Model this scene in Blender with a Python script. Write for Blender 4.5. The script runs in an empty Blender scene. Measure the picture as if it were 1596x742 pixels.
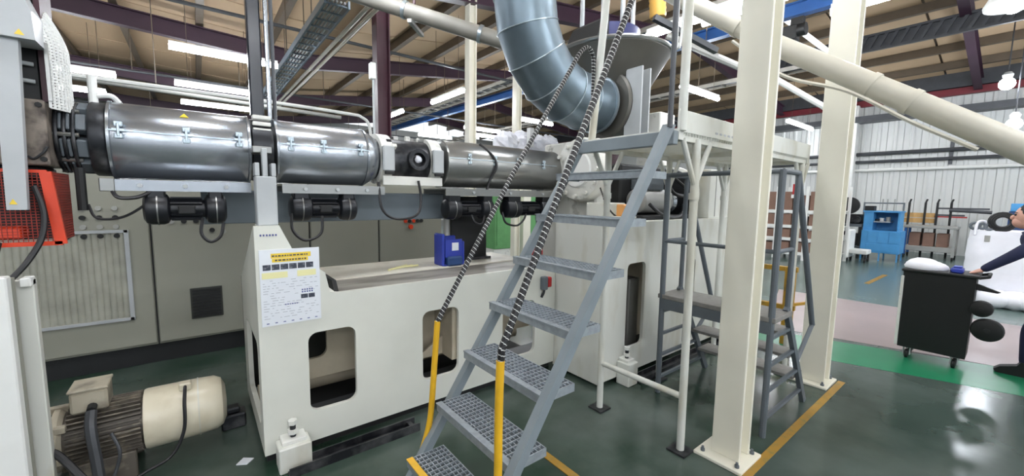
import bpy, math, random
import numpy as np
from mathutils import Vector, Matrix, geometry

random.seed(7)
sc = bpy.context.scene
COL = sc.collection

# ------------------------------------------------------------------ camera
F = 622.4
H = 1.6
yaw, pitch, roll = math.radians(51.8), math.radians(-5.84), math.radians(.82)
fv = Vector((math.cos(pitch) * math.cos(yaw), math.cos(pitch) * math.sin(yaw), math.sin(pitch)))
rv = Vector((math.sin(yaw), -math.cos(yaw), 0))
uv = rv.cross(fv)
r2 = math.cos(roll) * rv + math.sin(roll) * uv
u2 = -math.sin(roll) * rv + math.cos(roll) * uv
cam_d = bpy.data.cameras.new('camera')
cam = bpy.data.objects.new('camera', cam_d)
COL.objects.link(cam)
cam_d.sensor_fit = 'HORIZONTAL'
cam_d.sensor_width = 36.0
cam_d.lens = F / 1596 * 36.0
cam_d.clip_start = .05
cam_d.clip_end = 200
cam.matrix_world = Matrix(((r2.x, u2.x, -fv.x, 0), (r2.y, u2.y, -fv.y, 0), (r2.z, u2.z, -fv.z, H), (0, 0, 0, 1)))
sc.camera = cam

# ------------------------------------------------------------------ world, exposure
W = bpy.data.worlds.new('world')
sc.world = W
W.use_nodes = True
W.node_tree.nodes['Background'].inputs[0].default_value = (.86, .93, 1.0, 1)
W.node_tree.nodes['Background'].inputs[1].default_value = .55
sc.view_settings.view_transform = 'Standard'
sc.view_settings.look = 'None'
sc.view_settings.gamma = 1
sc.view_settings.use_curve_mapping = False
sc.view_settings.exposure = 1.35
TUBE_POWER = 36.0      # radiance of the fluorescent tubes


# ------------------------------------------------------------------ materials
def lin(c):
    return tuple((v / 255 / 12.92) if v / 255 <= .04045 else ((v / 255 + .055) / 1.055) ** 2.4 for v in c)


def mat(name, rgb, rough=.5, metal=0.0, var=.08, scale=6.0, bump=0.0, bscale=60.0, rgb2=None, lo=.45, hi=.62, detail=4, stretch=None, coat=0):
    m = bpy.data.materials.new(name)
    m.use_nodes = True
    nt = m.node_tree
    b = nt.nodes['Principled BSDF']
    b.inputs['Roughness'].default_value = rough
    b.inputs['Metallic'].default_value = metal
    b.inputs['Coat Weight'].default_value = coat
    c = lin(rgb)
    tc = nt.nodes.new('ShaderNodeTexCoord')
    src = tc.outputs['Object']
    if stretch:
        mp = nt.nodes.new('ShaderNodeMapping')
        mp.inputs['Scale'].default_value = stretch
        nt.links.new(src, mp.inputs['Vector'])
        src = mp.outputs['Vector']
    if var or rgb2:
        n = nt.nodes.new('ShaderNodeTexNoise')
        n.inputs['Scale'].default_value = scale
        n.inputs['Detail'].default_value = detail
        nt.links.new(src, n.inputs['Vector'])
        r = nt.nodes.new('ShaderNodeValToRGB')
        if rgb2:
            r.color_ramp.elements[0].position = lo
            r.color_ramp.elements[1].position = hi
            r.color_ramp.elements[0].color = (*c, 1)
            r.color_ramp.elements[1].color = (*lin(rgb2), 1)
        else:
            r.color_ramp.elements[0].position = .3
            r.color_ramp.elements[1].position = .7
            r.color_ramp.elements[0].color = (*[max(0, v * (1 - var)) for v in c], 1)
            r.color_ramp.elements[1].color = (*[min(1, v * (1 + var)) for v in c], 1)
        nt.links.new(n.outputs['Fac'], r.inputs['Fac'])
        nt.links.new(r.outputs['Color'], b.inputs['Base Color'])
    else:
        b.inputs['Base Color'].default_value = (*c, 1)
    if bump:
        n2 = nt.nodes.new('ShaderNodeTexNoise')
        n2.inputs['Scale'].default_value = bscale
        nt.links.new(src, n2.inputs['Vector'])
        bp = nt.nodes.new('ShaderNodeBump')
        bp.inputs['Strength'].default_value = bump
        bp.inputs['Distance'].default_value = .01
        nt.links.new(n2.outputs['Fac'], bp.inputs['Height'])
        nt.links.new(bp.outputs['Normal'], b.inputs['Normal'])
    return m


def emit(name, rgb, s):
    m = bpy.data.materials.new(name)
    m.use_nodes = True
    b = m.node_tree.nodes['Principled BSDF']
    b.inputs['Base Color'].default_value = (.8, .8, .8, 1)
    b.inputs['Emission Color'].default_value = (*lin(rgb), 1)
    b.inputs['Emission Strength'].default_value = s
    return m


M_ = {}
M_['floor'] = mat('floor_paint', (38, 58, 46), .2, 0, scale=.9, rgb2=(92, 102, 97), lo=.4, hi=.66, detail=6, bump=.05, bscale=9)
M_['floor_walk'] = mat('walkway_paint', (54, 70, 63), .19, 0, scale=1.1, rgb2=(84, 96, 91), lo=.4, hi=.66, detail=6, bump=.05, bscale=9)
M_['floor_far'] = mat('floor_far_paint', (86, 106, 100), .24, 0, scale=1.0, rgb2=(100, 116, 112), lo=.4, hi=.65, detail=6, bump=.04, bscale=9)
M_['pink'] = mat('aisle_paint', (152, 138, 137), .3, 0, scale=2, var=.07)
M_['greenline'] = mat('green_paint', (28, 122, 84), .3, 0, scale=3, var=.08)
M_['yellowline'] = mat('yellow_tape', (160, 122, 40), .5, 0, scale=18, rgb2=(132, 116, 60), lo=.5, hi=.7)
M_['cream'] = mat('cream_enamel', (211, 212, 203), .38, 0, scale=3, var=.05)
M_['cream_dirty'] = mat('worn_cream_enamel', (210, 211, 204), .42, 0, scale=5, rgb2=(186, 182, 164), lo=.5, hi=.75, detail=6, stretch=(1, 1, .35))
M_['colcream'] = mat('column_cream', (228, 225, 210), .45, 0, scale=2.2, var=.05)
M_['inside'] = mat('dusty_inside', (178, 168, 148), .7, 0, scale=4, var=.15)
M_['dark'] = mat('dark_gap', (26, 27, 28), .7, 0, var=.1)
M_['black'] = mat('black_rubber', (24, 24, 27), .45, 0, var=.15, scale=20)
M_['blackplastic'] = mat('black_plastic', (15, 17, 18), .55, 0, var=.1)
M_['blower'] = mat('blower_black', (26, 28, 33), .38, .2, var=.15, scale=10)
M_['grease'] = mat('greasy_steel', (40, 42, 46), .4, .6, scale=9, rgb2=(92, 92, 94), lo=.45, hi=.7)
M_['steel'] = mat('stainless', (160, 165, 171), .27, .8, scale=3, var=.06, bump=.04, bscale=4)
M_['steel_dark'] = mat('stainless_dull', (146, 147, 145), .3, .8, scale=3, var=.1, bump=.05, bscale=4)
M_['hop'] = mat('hopper_steel', (92, 90, 85), .45, .5, scale=3, var=.12)
M_['galv'] = mat('galvanised', (112, 126, 136), .38, .75, scale=8, var=.06)
M_['galv_seam'] = mat('galvanised_seam', (176, 188, 196), .3, .8, var=.05)
M_['grey'] = mat('grey_paint', (124, 134, 140), .45, 0, scale=6, var=.08)
M_['greydark'] = mat('grey_paint_shop', (92, 99, 105), .5, 0, scale=6, var=.1)
M_['grate'] = mat('grating_steel', (150, 158, 164), .5, .3, scale=30, var=.15)
M_['deckgrey'] = mat('step_deck', (128, 126, 122), .7, 0, scale=25, var=.12, bump=.3, bscale=120)
M_['lightgrey'] = mat('light_grey_paint', (172, 176, 178), .42, 0, var=.06)
M_['white'] = mat('white_paint', (226, 227, 224), .5, 0, var=.04)
M_['whiteworn'] = mat('chipped_white', (214, 214, 208), .5, 0, scale=9, rgb2=(140, 138, 130), lo=.58, hi=.72, detail=6)
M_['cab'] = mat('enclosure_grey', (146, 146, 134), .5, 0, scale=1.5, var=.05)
M_['cabdark'] = mat('vent_dark_bed_shade', (52, 54, 50), .6, 0, var=.1)
M_['plinth'] = mat('plinth_black', (28, 30, 32), .6, 0, var=.1)
M_['poly'] = mat('ribbed_window', (158, 158, 146), .5, 0, scale=8, var=.12)
M_['yellow'] = mat('yellow_paint', (224, 174, 38), .4, 0, scale=12, var=.08)
M_['ochre'] = mat('ochre_hose', (196, 150, 62), .5, 0, var=.1)
M_['orange'] = mat('orange_paint', (206, 60, 24), .45, 0, scale=8, var=.1)
M_['red'] = mat('red_paint', (176, 36, 38), .45, 0, var=.1)
M_['red_dull'] = mat('eaves_red', (112, 32, 42), .5, 0, var=.1)
M_['ochre_rail'] = mat('worn_yellow_rail', (176, 134, 40), .5, 0, scale=9, rgb2=(130, 104, 44), lo=.5, hi=.72)
M_['maroon'] = mat('maroon_paint', (58, 24, 36), .5, 0, var=.1)
M_['rafter'] = mat('rafter_maroon', (56, 34, 50), .5, 0, scale=2, var=.1)
M_['bluedark'] = mat('dark_blue_steel', (14, 19, 30), .25, 0, var=.12)
M_['navy'] = mat('navy_cloth', (30, 36, 66), .85, 0, var=.15, scale=12)
M_['blue'] = mat('blue_paint', (72, 148, 204), .45, 0, var=.06)
M_['blue2'] = mat('crane_blue', (42, 88, 150), .45, 0, var=.08)
M_['binblue'] = mat('blue_plastic', (44, 62, 160), .4, 0, var=.08)
M_['bluein'] = mat('blue_deep', (30, 62, 110), .6, 0, var=.08)
M_['greenm'] = mat('machine_green', (92, 150, 92), .5, 0, var=.08)
M_['carton'] = mat('carton', (134, 104, 90), .8, 0, scale=3, var=.12)
M_['cladding'] = mat('white_cladding', (206, 208, 206), .45, 0, scale=.8, var=.03)
M_['roof'] = mat('roof_liner', (186, 160, 130), .8, 0, scale=.9, var=.07, stretch=(1, .3, 1))
M_['roofgap'] = mat('roof_joint', (92, 80, 66), .8, 0, var=.05)
M_['purlin'] = mat('purlin_galv', (96, 84, 70), .6, .1, var=.08)
M_['duct'] = mat('cream_pipe', (198, 194, 180), .4, 0, var=.05)
M_['ductgrey'] = mat('shaded_duct_grey', (128, 125, 118), .5, 0, var=.06)
M_['pipegrey'] = mat('grey_pipe', (160, 160, 156), .4, .2, var=.06)
M_['darkpipe'] = mat('dark_pipe', (74, 76, 80), .45, .3, var=.1)
M_['bag'] = mat('woven_white', (228, 229, 236), .7, 0, scale=5, var=.04, bump=.6, bscale=7)
M_['wood'] = mat('plywood', (204, 164, 106), .7, 0, scale=6, var=.1, stretch=(1, 6, 1))
M_['skin'] = mat('skin', (208, 160, 142), .55, 0, var=.06)
M_['hair'] = mat('hair', (30, 26, 26), .6, 0, var=.2, scale=40)
M_['paper'] = mat('laminated_sheet', (222, 226, 232), .3, 0, var=.02)
M_['ink'] = mat('print_dark', (54, 58, 72), .4, 0, scale=60, rgb2=(120, 124, 132), lo=.5, hi=.7)
M_['inkgrey'] = mat('print_grey', (168, 172, 180), .4, 0, var=0)
M_['inkblue'] = mat('print_blue', (70, 80, 140), .4, 0, var=0)
M_['inkyellow'] = mat('print_yellow', (232, 200, 60), .4, 0, var=0)
M_['inkpale'] = mat('print_pale_yellow', (228, 224, 168), .4, 0, var=0)
M_['motorcream'] = mat('motor_cream', (208, 200, 178), .3, 0, scale=7, rgb2=(184, 172, 146), lo=.5, hi=.8, coat=.2)
M_['motorworn'] = mat('motor_worn', (176, 168, 150), .5, 0, scale=9, rgb2=(118, 110, 98), lo=.45, hi=.72)
M_['motordark'] = mat('motor_dusty', (88, 82, 74), .6, .1, scale=14, rgb2=(150, 140, 124), lo=.5, hi=.75)
M_['deckpale'] = mat('pale_deck', (204, 200, 188), .5, 0, scale=3, rgb2=(170, 164, 150), lo=.55, hi=.72)
M_['deck'] = mat('dusty_deck', (146, 142, 134), .5, 0, scale=2.4, rgb2=(92, 88, 82), lo=.44, hi=.6, detail=5, stretch=(.6, 2.0, 1))
M_['tube'] = emit('lit_tube', (246, 250, 255), TUBE_POWER)
M_['bulb'] = emit('lit_bulb', (240, 246, 255), 40.0)


# ------------------------------------------------------------------ mesh helpers
ORG = {}


class MB:
    def __init__(s):
        s.v, s.f, s.m = [], [], []
        s.cur = 0

    def add(s, vs, fs):
        o = len(s.v)
        s.v += [tuple(p) for p in vs]
        for f in fs:
            s.f.append(tuple(i + o for i in f))
            s.m.append(s.cur)
        return s

    def box(s, x0, x1, y0, y1, z0, z1, bev=0.0):
        return s.obox(Vector(((x0 + x1) / 2, (y0 + y1) / 2, (z0 + z1) / 2)), (Vector((1, 0, 0)), Vector((0, 1, 0)), Vector((0, 0, 1))),
                      ((x1 - x0) / 2, (y1 - y0) / 2, (z1 - z0) / 2), bev)

    def obox(s, c, ax, h, bev=0.0):
        c = Vector(c)
        if not bev:
            vs = [c + ax[0] * h[0] * i + ax[1] * h[1] * j + ax[2] * h[2] * k for i in (-1, 1) for j in (-1, 1) for k in (-1, 1)]
            return s.add(vs, [(0, 1, 3, 2), (4, 6, 7, 5), (0, 4, 5, 1), (2, 3, 7, 6), (0, 2, 6, 4), (1, 5, 7, 3)])
        bev = min(bev, min(h) * .9)
        idx, vs = {}, []
        for i in (-1, 1):
            for j in (-1, 1):
                for k in (-1, 1):
                    for a in range(3):
                        hh = [h[q] - (0 if q == a else bev) for q in range(3)]
                        idx[(i, j, k, a)] = len(vs)
                        vs.append(c + ax[0] * hh[0] * i + ax[1] * hh[1] * j + ax[2] * hh[2] * k)
        fs = []
        S = (-1, 1)
        for a in range(3):
            b, d = (a + 1) % 3, (a + 2) % 3
            for sg in S:
                q = []
                for (p, r) in ((-1, -1), (1, -1), (1, 1), (-1, 1)):
                    k = [0, 0, 0]
                    k[a], k[b], k[d] = sg, p, r
                    q.append(idx[(*k, a)])
                fs.append(tuple(q if sg > 0 else q[::-1]))
            for p in S:
                for r in S:
                    k0, k1 = [0] * 3, [0] * 3
                    k0[a], k0[b], k0[d] = -1, p, r
                    k1[a], k1[b], k1[d] = 1, p, r
                    q = (idx[(*k0, b)], idx[(*k1, b)], idx[(*k1, d)], idx[(*k0, d)])
                    fs.append(q if p * r < 0 else q[::-1])
        for i in S:
            for j in S:
                for k in S:
                    t = (idx[(i, j, k, 0)], idx[(i, j, k, 1)], idx[(i, j, k, 2)])
                    fs.append(t if i * j * k > 0 else t[::-1])
        return s.add(vs, fs)

    def bar(s, p0, p1, w, h, up=(0, 0, 1), bev=0.0):
        p0, p1 = Vector(p0), Vector(p1)
        d = (p1 - p0)
        L = d.length
        d.normalize()
        up = Vector(up)
        if abs(d.dot(up)) > .98:
            up = Vector((1, 0, 0))
        sd = d.cross(up).normalized()
        u = sd.cross(d)
        return s.obox((p0 + p1) / 2, (d, sd, u), (L / 2, w / 2, h / 2), bev)

    def cyl(s, p0, p1, r0, n=16, r1=None, caps=True):
        p0, p1 = Vector(p0), Vector(p1)
        r1 = r0 if r1 is None else r1
        return s.lathe([(0, r0), ((p1 - p0).length, r1)], p0, p1 - p0, n, caps)

    def lathe(s, prof, org, axis, n=24, caps=True):
        org, a = Vector(org), Vector(axis).normalized()
        t = Vector((0, 0, 1)) if abs(a.z) < .9 else Vector((1, 0, 0))
        x = a.cross(t).normalized()
        y = a.cross(x)
        vs, fs = [], []
        for (d, r) in prof:
            for i in range(n):
                th = 2 * math.pi * i / n
                vs.append(org + a * d + (x * math.cos(th) + y * math.sin(th)) * r)
        for k in range(len(prof) - 1):
            for i in range(n):
                j = (i + 1) % n
                fs.append((k * n + i, k * n + j, (k + 1) * n + j, (k + 1) * n + i))
        if caps:
            fs.append(tuple(range(n))[::-1])
            fs.append(tuple(range((len(prof) - 1) * n, len(prof) * n)))
        return s.add(vs, fs)

    def tube(s, pts, r, n=8, caps=True, spiral=None):
        pts = [Vector(p) for p in pts]
        rr = r if isinstance(r, (list, tuple)) else [r] * len(pts)
        vs, fs, ms = [], [], []
        prev = None
        for k, p in enumerate(pts):
            d = (pts[min(k + 1, len(pts) - 1)] - pts[max(k - 1, 0)]).normalized()
            if prev is None:
                t = Vector((0, 0, 1)) if abs(d.z) < .9 else Vector((1, 0, 0))
                x = d.cross(t).normalized()
            else:
                x = (prev - d * prev.dot(d)).normalized()
            prev = x
            y = d.cross(x)
            for i in range(n):
                th = 2 * math.pi * i / n
                vs.append(p + (x * math.cos(th) + y * math.sin(th)) * rr[k])
        for k in range(len(pts) - 1):
            for i in range(n):
                j = (i + 1) % n
                fs.append((k * n + i, k * n + j, (k + 1) * n + j, (k + 1) * n + i))
                ms.append(spiral(k, i) if spiral else s.cur)
        if caps:
            fs += [tuple(range(n))[::-1], tuple(range((len(pts) - 1) * n, len(pts) * n))]
            ms += [s.cur] * 2
        o = len(s.v)
        s.v += [tuple(p) for p in vs]
        s.f += [tuple(i + o for i in f) for f in fs]
        s.m += ms
        return s

    def prism(s, poly, plane, a, b, holes=()):
        """poly (and holes) in a 2D plane: 'xz' extruded along y a..b, 'yz' along x, 'xy' along z"""
        def P(p, t):
            return {'xz': (p[0], t, p[1]), 'yz': (t, p[0], p[1]), 'xy': (p[0], p[1], t)}[plane]
        loops = [list(poly)] + [list(h) for h in holes]
        flat = [p for l in loops for p in l]
        tri = geometry.tessellate_polygon([[Vector((p[0], p[1], 0)) for p in l] for l in loops])
        n = len(flat)
        vs = [P(p, a) for p in flat] + [P(p, b) for p in flat]
        fs = []
        for t in tri:
            fs.append(tuple(t))
            fs.append(tuple(i + n for i in t[::-1]))
        o = 0
        for l in loops:
            for i in range(len(l)):
                j = (i + 1) % len(l)
                fs.append((o + i, o + j, n + o + j, n + o + i))
            o += len(l)
        return s.add(vs, fs)

    def sph(s, c, r, n=12, m=8, sc_=(1, 1, 1), jit=0.0):
        c = Vector(c)
        vs = [c + Vector((0, 0, r * sc_[2]))]
        for k in range(1, m):
            ph = math.pi * k / m
            for i in range(n):
                th = 2 * math.pi * i / n
                q = 1 + random.uniform(-jit, jit)
                vs.append(c + Vector((math.sin(ph) * math.cos(th) * sc_[0], math.sin(ph) * math.sin(th) * sc_[1], math.cos(ph) * sc_[2])) * r * q)
        vs.append(c - Vector((0, 0, r * sc_[2])))
        fs = [(0, 1 + i, 1 + (i + 1) % n) for i in range(n)]
        for k in range(m - 2):
            for i in range(n):
                j = (i + 1) % n
                fs.append((1 + k * n + i, 1 + (k + 1) * n + i, 1 + (k + 1) * n + j, 1 + k * n + j))
        e = len(vs) - 1
        fs += [(e, 1 + (m - 2) * n + (i + 1) % n, 1 + (m - 2) * n + i) for i in range(n)]
        return s.add(vs, fs)

    def build(s, name, mats, parent=None, smooth=35, org=None):
        me = bpy.data.meshes.new(name)
        if parent is not None:
            o0 = ORG[parent.name]
        elif org is not None:
            o0 = Vector(org)
        else:
            A = np.array(s.v)
            o0 = Vector(((A[:, 0].min() + A[:, 0].max()) / 2, (A[:, 1].min() + A[:, 1].max()) / 2, A[:, 2].min()))
        me.from_pydata([(p[0] - o0[0], p[1] - o0[1], p[2] - o0[2]) for p in s.v], [], s.f)
        mats = mats if isinstance(mats, (list, tuple)) else [mats]
        for q in mats:
            me.materials.append(M_[q] if isinstance(q, str) else q)
        if len(mats) > 1:
            me.polygons.foreach_set('material_index', s.m)
        import bmesh
        bm = bmesh.new()
        bm.from_mesh(me)
        bmesh.ops.recalc_face_normals(bm, faces=bm.faces)
        bm.to_mesh(me)
        bm.free()
        if smooth:
            me.polygons.foreach_set('use_smooth', [True] * len(me.polygons))
            me.set_sharp_from_angle(angle=math.radians(smooth))
        o = bpy.data.objects.new(name, me)
        COL.objects.link(o)
        if parent is not None:
            o.parent = parent
        else:
            o.location = o0
        ORG[o.name] = o0
        return o


def curve(pts, n=8):
    P = [Vector(p) for p in pts]
    P = [P[0] * 2 - P[1]] + P + [P[-1] * 2 - P[-2]]
    out = []
    for i in range(1, len(P) - 2):
        a, b, c, d = P[i - 1:i + 3]
        for k in range(n):
            t = k / n
            out.append(.5 * ((2 * b) + (c - a) * t + (2 * a - 5 * b + 4 * c - d) * t * t + (3 * b - a - 3 * c + d) * t ** 3))
    out.append(P[-2])
    return out


def rrect(x0, x1, z0, z1, r, n=5):
    out = []
    for cx, cz, a0 in ((x1 - r, z1 - r, 0), (x0 + r, z1 - r, 90), (x0 + r, z0 + r, 180), (x1 - r, z0 + r, 270)):
        for k in range(n + 1):
            a = math.radians(a0 + 90 * k / n)
            out.append((cx + r * math.cos(a), cz + r * math.sin(a)))
    return out


def thing(name, label, cat, loc=(0, 0, 0), group=None, kind=None):
    o = bpy.data.objects.new(name, None)
    o.empty_display_size = .1
    COL.objects.link(o)
    o.location = loc
    ORG[o.name] = Vector(loc)
    return tag(o, label, cat, group, kind)


def tag(o, label, cat, group=None, kind=None):
    o['label'] = label
    o['category'] = cat
    if group:
        o['group'] = group
    if kind:
        o['kind'] = kind
    return o


def struct(o, label, cat='structure'):
    return tag(o, label, cat, None, 'structure')


def dup(root, loc, label=None, group=None, rotz=None):
    r = root.copy()
    COL.objects.link(r)
    r.location = loc
    ORG[r.name] = Vector(loc)
    if rotz is not None:
        r.rotation_euler = (0, 0, rotz)
    if label:
        r['label'] = label
    if group:
        r['group'] = group
    for ch in list(root.children):
        c = ch.copy()
        COL.objects.link(c)
        c.parent = r
        for g in ch.children:
            d = g.copy()
            COL.objects.link(d)
            d.parent = c
    return r


def piece(src, parent, dloc):
    """copy of a part (sharing its mesh) shifted by dloc"""
    c = src.copy()
    COL.objects.link(c)
    c.parent = parent
    c.location = Vector(src.location) + Vector(dloc)
    return c


# ------------------------------------------------------------------ building shell
XW, YB = 18.4, 24.0
fl = struct(MB().box(-14, XW, -14, YB, -.1, 0).build('floor', 'floor', org=(0, 0, -.1)), 'dark green painted workshop floor, glossy and scuffed', 'floor')
MB().prism([(5.64, 1.9), (8.25, 2.6), (8.5, -.5), (9.2, -6), (7.3, -6), (6.1, .2)], 'xy', .0, .0030).build('aisle_paint', 'pink', fl)
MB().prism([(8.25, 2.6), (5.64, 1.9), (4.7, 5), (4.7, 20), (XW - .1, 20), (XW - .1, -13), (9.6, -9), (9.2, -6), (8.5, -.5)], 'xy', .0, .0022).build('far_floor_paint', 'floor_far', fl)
MB().prism([(2.0, .83), (4.44, .83), (4.44, 1.9), (4.62, 2.1), (4.97, 1.03), (5.25, .19), (5.6, -.9), (5.6, -12), (2.0, -12)], 'xy', .0, .002).build('walkway_paint', 'floor_walk', fl)
g = MB().prism([(4.62, 2.1), (4.97, 1.03), (5.25, .19), (5.6, -.9), (6.45, -.9), (6.1, .1), (5.87, .69), (5.69, 1.2), (5.4, 2.1)], 'xy', .0, .004).build('floor_marking', 'greenline')
tag(g, 'wide bright green walkway stripe painted on the floor under the black bin', 'floor marking')
g = MB().prism([(2.2, .83), (4.44, .83), (4.44, .88), (2.2, .88)], 'xy', .0, .005).build('floor_marking', 'yellowline')
tag(g, 'worn yellow floor line running past both column base plates', 'floor marking')
g = MB().prism([(1.605, 1.86), (1.655, 1.86), (1.655, .9), (1.605, .9)], 'xy', .0, .005).build('floor_marking', 'yellowline')
tag(g, 'short yellow floor line starting below the grating staircase', 'floor marking')
g = MB().prism([(10.3, 1.72), (11.9, 1.70), (11.9, 1.78), (10.3, 1.80)], 'xy', .0, .007).build('floor_marking', 'yellowline')
tag(g, 'short faded yellow dash on the far floor before the blue locker', 'floor marking')

# far right wall: a backing sheet with single cladding panels
wr = struct(MB().box(XW + .06, XW + .16, -14, YB, 0, 5.2).build('wall_right', 'cladding', org=(XW, 0, 0)), 'white profiled metal wall at the far right', 'wall')
p0 = MB().prism([(0, XW), (.40, XW), (.40, XW + .05), (0, XW + .05)], 'xy', 0, 5.1)
p0.v = [(p[1], p[0], p[2]) for p in p0.v]
p0.prism([(XW - .03, .17), (XW - .03, .23), (XW, .26), (XW, .14)], 'xy', 0, 5.1)
src = p0.build('cladding_panel', 'cladding', wr, smooth=0)
src.location = (0, -6, 0)
for k in range(1, 34):
    piece(src, wr, (0, k * .41, 0))
wb = struct(MB().box(-14, XW, YB, YB + .15, 0, 5.6).build('wall_back', 'cladding'), 'pale metal wall far behind the extruder', 'wall')
wl = struct(MB().box(-14.15, -14, -14, YB, 0, 5.6).build('wall_left', 'cladding'), 'pale metal wall of the hall beyond the die head', 'wall')

# roof: z of the liner along x (valley over the maroon column, ridge at 11 m)
VX, RX = 2.3, 11.0


def roof_z(x):
    if x < VX:
        return 5.15 + .05 * (VX - x)
    if x < RX:
        return 5.15 + .135 * (x - VX)
    return 5.15 + .135 * (RX - VX) - .125 * (x - RX)


cl = struct(MB().prism([(-14, roof_z(-14) + .1), (VX, roof_z(VX) + .1), (RX, roof_z(RX) + .1), (XW + .2, roof_z(XW) + .1), (XW + .2, roof_z(XW) + .25), (RX, roof_z(RX) + .25), (VX, roof_z(VX) + .25), (-14, roof_z(-14) + .25)], 'xz', -14, YB)  .build('ceiling', 'roofgap', smooth=0, org=(0, 0, 5)), 'low pitched roof lined with beige boards on purlins', 'ceiling')
xs = [-7.6 + 1.3 * i for i in range(21)]
for i in range(len(xs) - 1):
    xa, xb = xs[i] + .02, xs[i + 1] - .02
    b = MB().add([(xa, .02, roof_z(xa) + .06), (xb, .02, roof_z(xb) + .06), (xb, 1.57, roof_z(xb) + .06), (xa, 1.57, roof_z(xa) + .06),
                  (xa, .02, roof_z(xa) + .085), (xb, .02, roof_z(xb) + .085), (xb, 1.57, roof_z(xb) + .085), (xa, 1.57, roof_z(xa) + .085)],
                 [(0, 1, 2, 3), (4, 5, 6, 7), (0, 1, 5, 4), (1, 2, 6, 5), (2, 3, 7, 6), (3, 0, 4, 7)]).build('ceiling_board', 'roof', cl, smooth=0)
    b.location = (0, -6.2, 0)
    for k in range(1, 18):
        piece(b, cl, (0, k * 1.6, 0))
for x in xs:
    z = roof_z(x) + .05
    MB().box(x - .035, x + .035, -6, YB - .1, z - .2, z).box(x + .035, x + .09, -6, YB - .1, z - .2, z - .18).build('purlin', 'purlin', cl, smooth=0)
# maroon rafters (I beams) on five frames
k = 0
for y in (1.1, 6.1, 11.1, 16.1, 21.1):
    m = MB()
    for xa, xb in ((-9, VX), (VX, RX), (RX, XW)):
        a, b_ = roof_z(xa) - .17, roof_z(xb) - .17
        for (dz0, dz1, w) in ((-.34, -.315, .085), (-.315, -.025, .012), (-.025, 0, .085)):
            m.add([(xa, y - w, a + dz0), (xb, y - w, b_ + dz0), (xb, y + w, b_ + dz0), (xa, y + w, a + dz0),
                   (xa, y - w, a + dz1), (xb, y - w, b_ + dz1), (xb, y + w, b_ + dz1), (xa, y + w, a + dz1)],
                  [(0, 1, 2, 3), (4, 5, 6, 7), (0, 1, 5, 4), (1, 2, 6, 5), (2, 3, 7, 6), (3, 0, 4, 7)])
    k += 1
    o = m.build('trim_%d' % k, 'rafter', smooth=0)
    struct(o, 'maroon steel roof rafter, frame %s counted from the camera' % ['one', 'two', 'three', 'four', 'five'][k - 1], 'rafter')
o = MB().box(XW - .25, XW - .1, -13, YB - .2, 4.85, 5.05).build('trim_6', 'red_dull', smooth=0)
struct(o, 'red eaves beam along the top of the far right wall', 'beam')
o = MB().box(XW - .3, XW, -13, YB - .2, 5.07, 5.9).build('trim_9', 'darkpipe', smooth=0)
struct(o, 'dark closing panel between the red eaves beam and the roof', 'panel')
o = MB().box(XW - .5, XW - .02, -13, YB - .2, 4.3, 4.5).build('trim_7', 'darkpipe', smooth=0)
struct(o, 'dark sheeting rail below the red eaves beam', 'beam')
o = MB().box(XW - .4, XW, 3.75, 4.15, 0, 4.9, .02).build('trim_8', 'white', smooth=0)
struct(o, 'white boxed wall post behind the second cream column', 'wall post')


# ------------------------------------------------------------------ columns
def hcol(name, label, x0, x1, y0, y1, z0, z1, tf, tw, m, plate=None, group=None):
    t = thing(name, label, 'column', ((x0 + x1) / 2, (y0 + y1) / 2, 0), group, 'thing')
    b = MB().box(x0, x0 + tf, y0, y1, z0, z1, .003).box(x1 - tf, x1, y0, y1, z0, z1, .003)
    b.box(x0 + tf, x1 - tf, (y0 + y1) / 2 - tw, (y0 + y1) / 2 + tw, z0, z1)
    b.build('shaft', m, t, smooth=0)
    if plate:
        px0, px1, py0, py1 = plate
        pl = MB().box(px0, px1, py0, py1, 0, .02, .003).build('base_plate', m, t, smooth=0)
        for bx in (px0 + .04, px1 - .04):
            for by in (py0 + .04, py1 - .04):
                MB().cyl((bx, by, .02), (bx, by, .035), .014, 6).cyl((bx, by, .035), (bx, by, .05), .008, 8).build('bolt', 'greydark', pl)
    return t


hcol('steel_column', 'big cream steel column nearest the camera, on a bolted base plate', 2.49, 2.645, .92, 1.085, .02, 5.1, .022, .02, 'colcream', (2.40, 2.695, .87, 1.155))
hcol('steel_column', 'second cream steel column standing behind the grey mobile steps', 4.2, 4.375, .93, 1.115, .02, 5.3, .022, .02, 'colcream', (4.12, 4.43, .89, 1.2))
hcol('steel_column', 'slim cream column rising behind the middle of the far barrel', 3.78, 3.93, 6.05, 6.2, 0, 5.2, .02, .02, 'colcream')
hcol('steel_column', 'slim cream column half hidden behind the galvanised elbow duct', 5.5, 5.65, 6.9, 7.05, 0, 5.4, .02, .02, 'colcream')
t = hcol('steel_column', 'dark maroon roof column rising behind the polished barrels', 2.17, 2.37, 6.0, 6.2, 0, 4.65, .02, .012, 'maroon')
MB().box(2.05, 2.13, 5.93, 6.03, 3.27, 3.5, .01).build('junction_box', 'white', t)
MB().tube([(2.1, 5.98, z) for z in (1.9, 2.6, 3.3)], .018).build('conduit', 'lightgrey', t)


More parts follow.
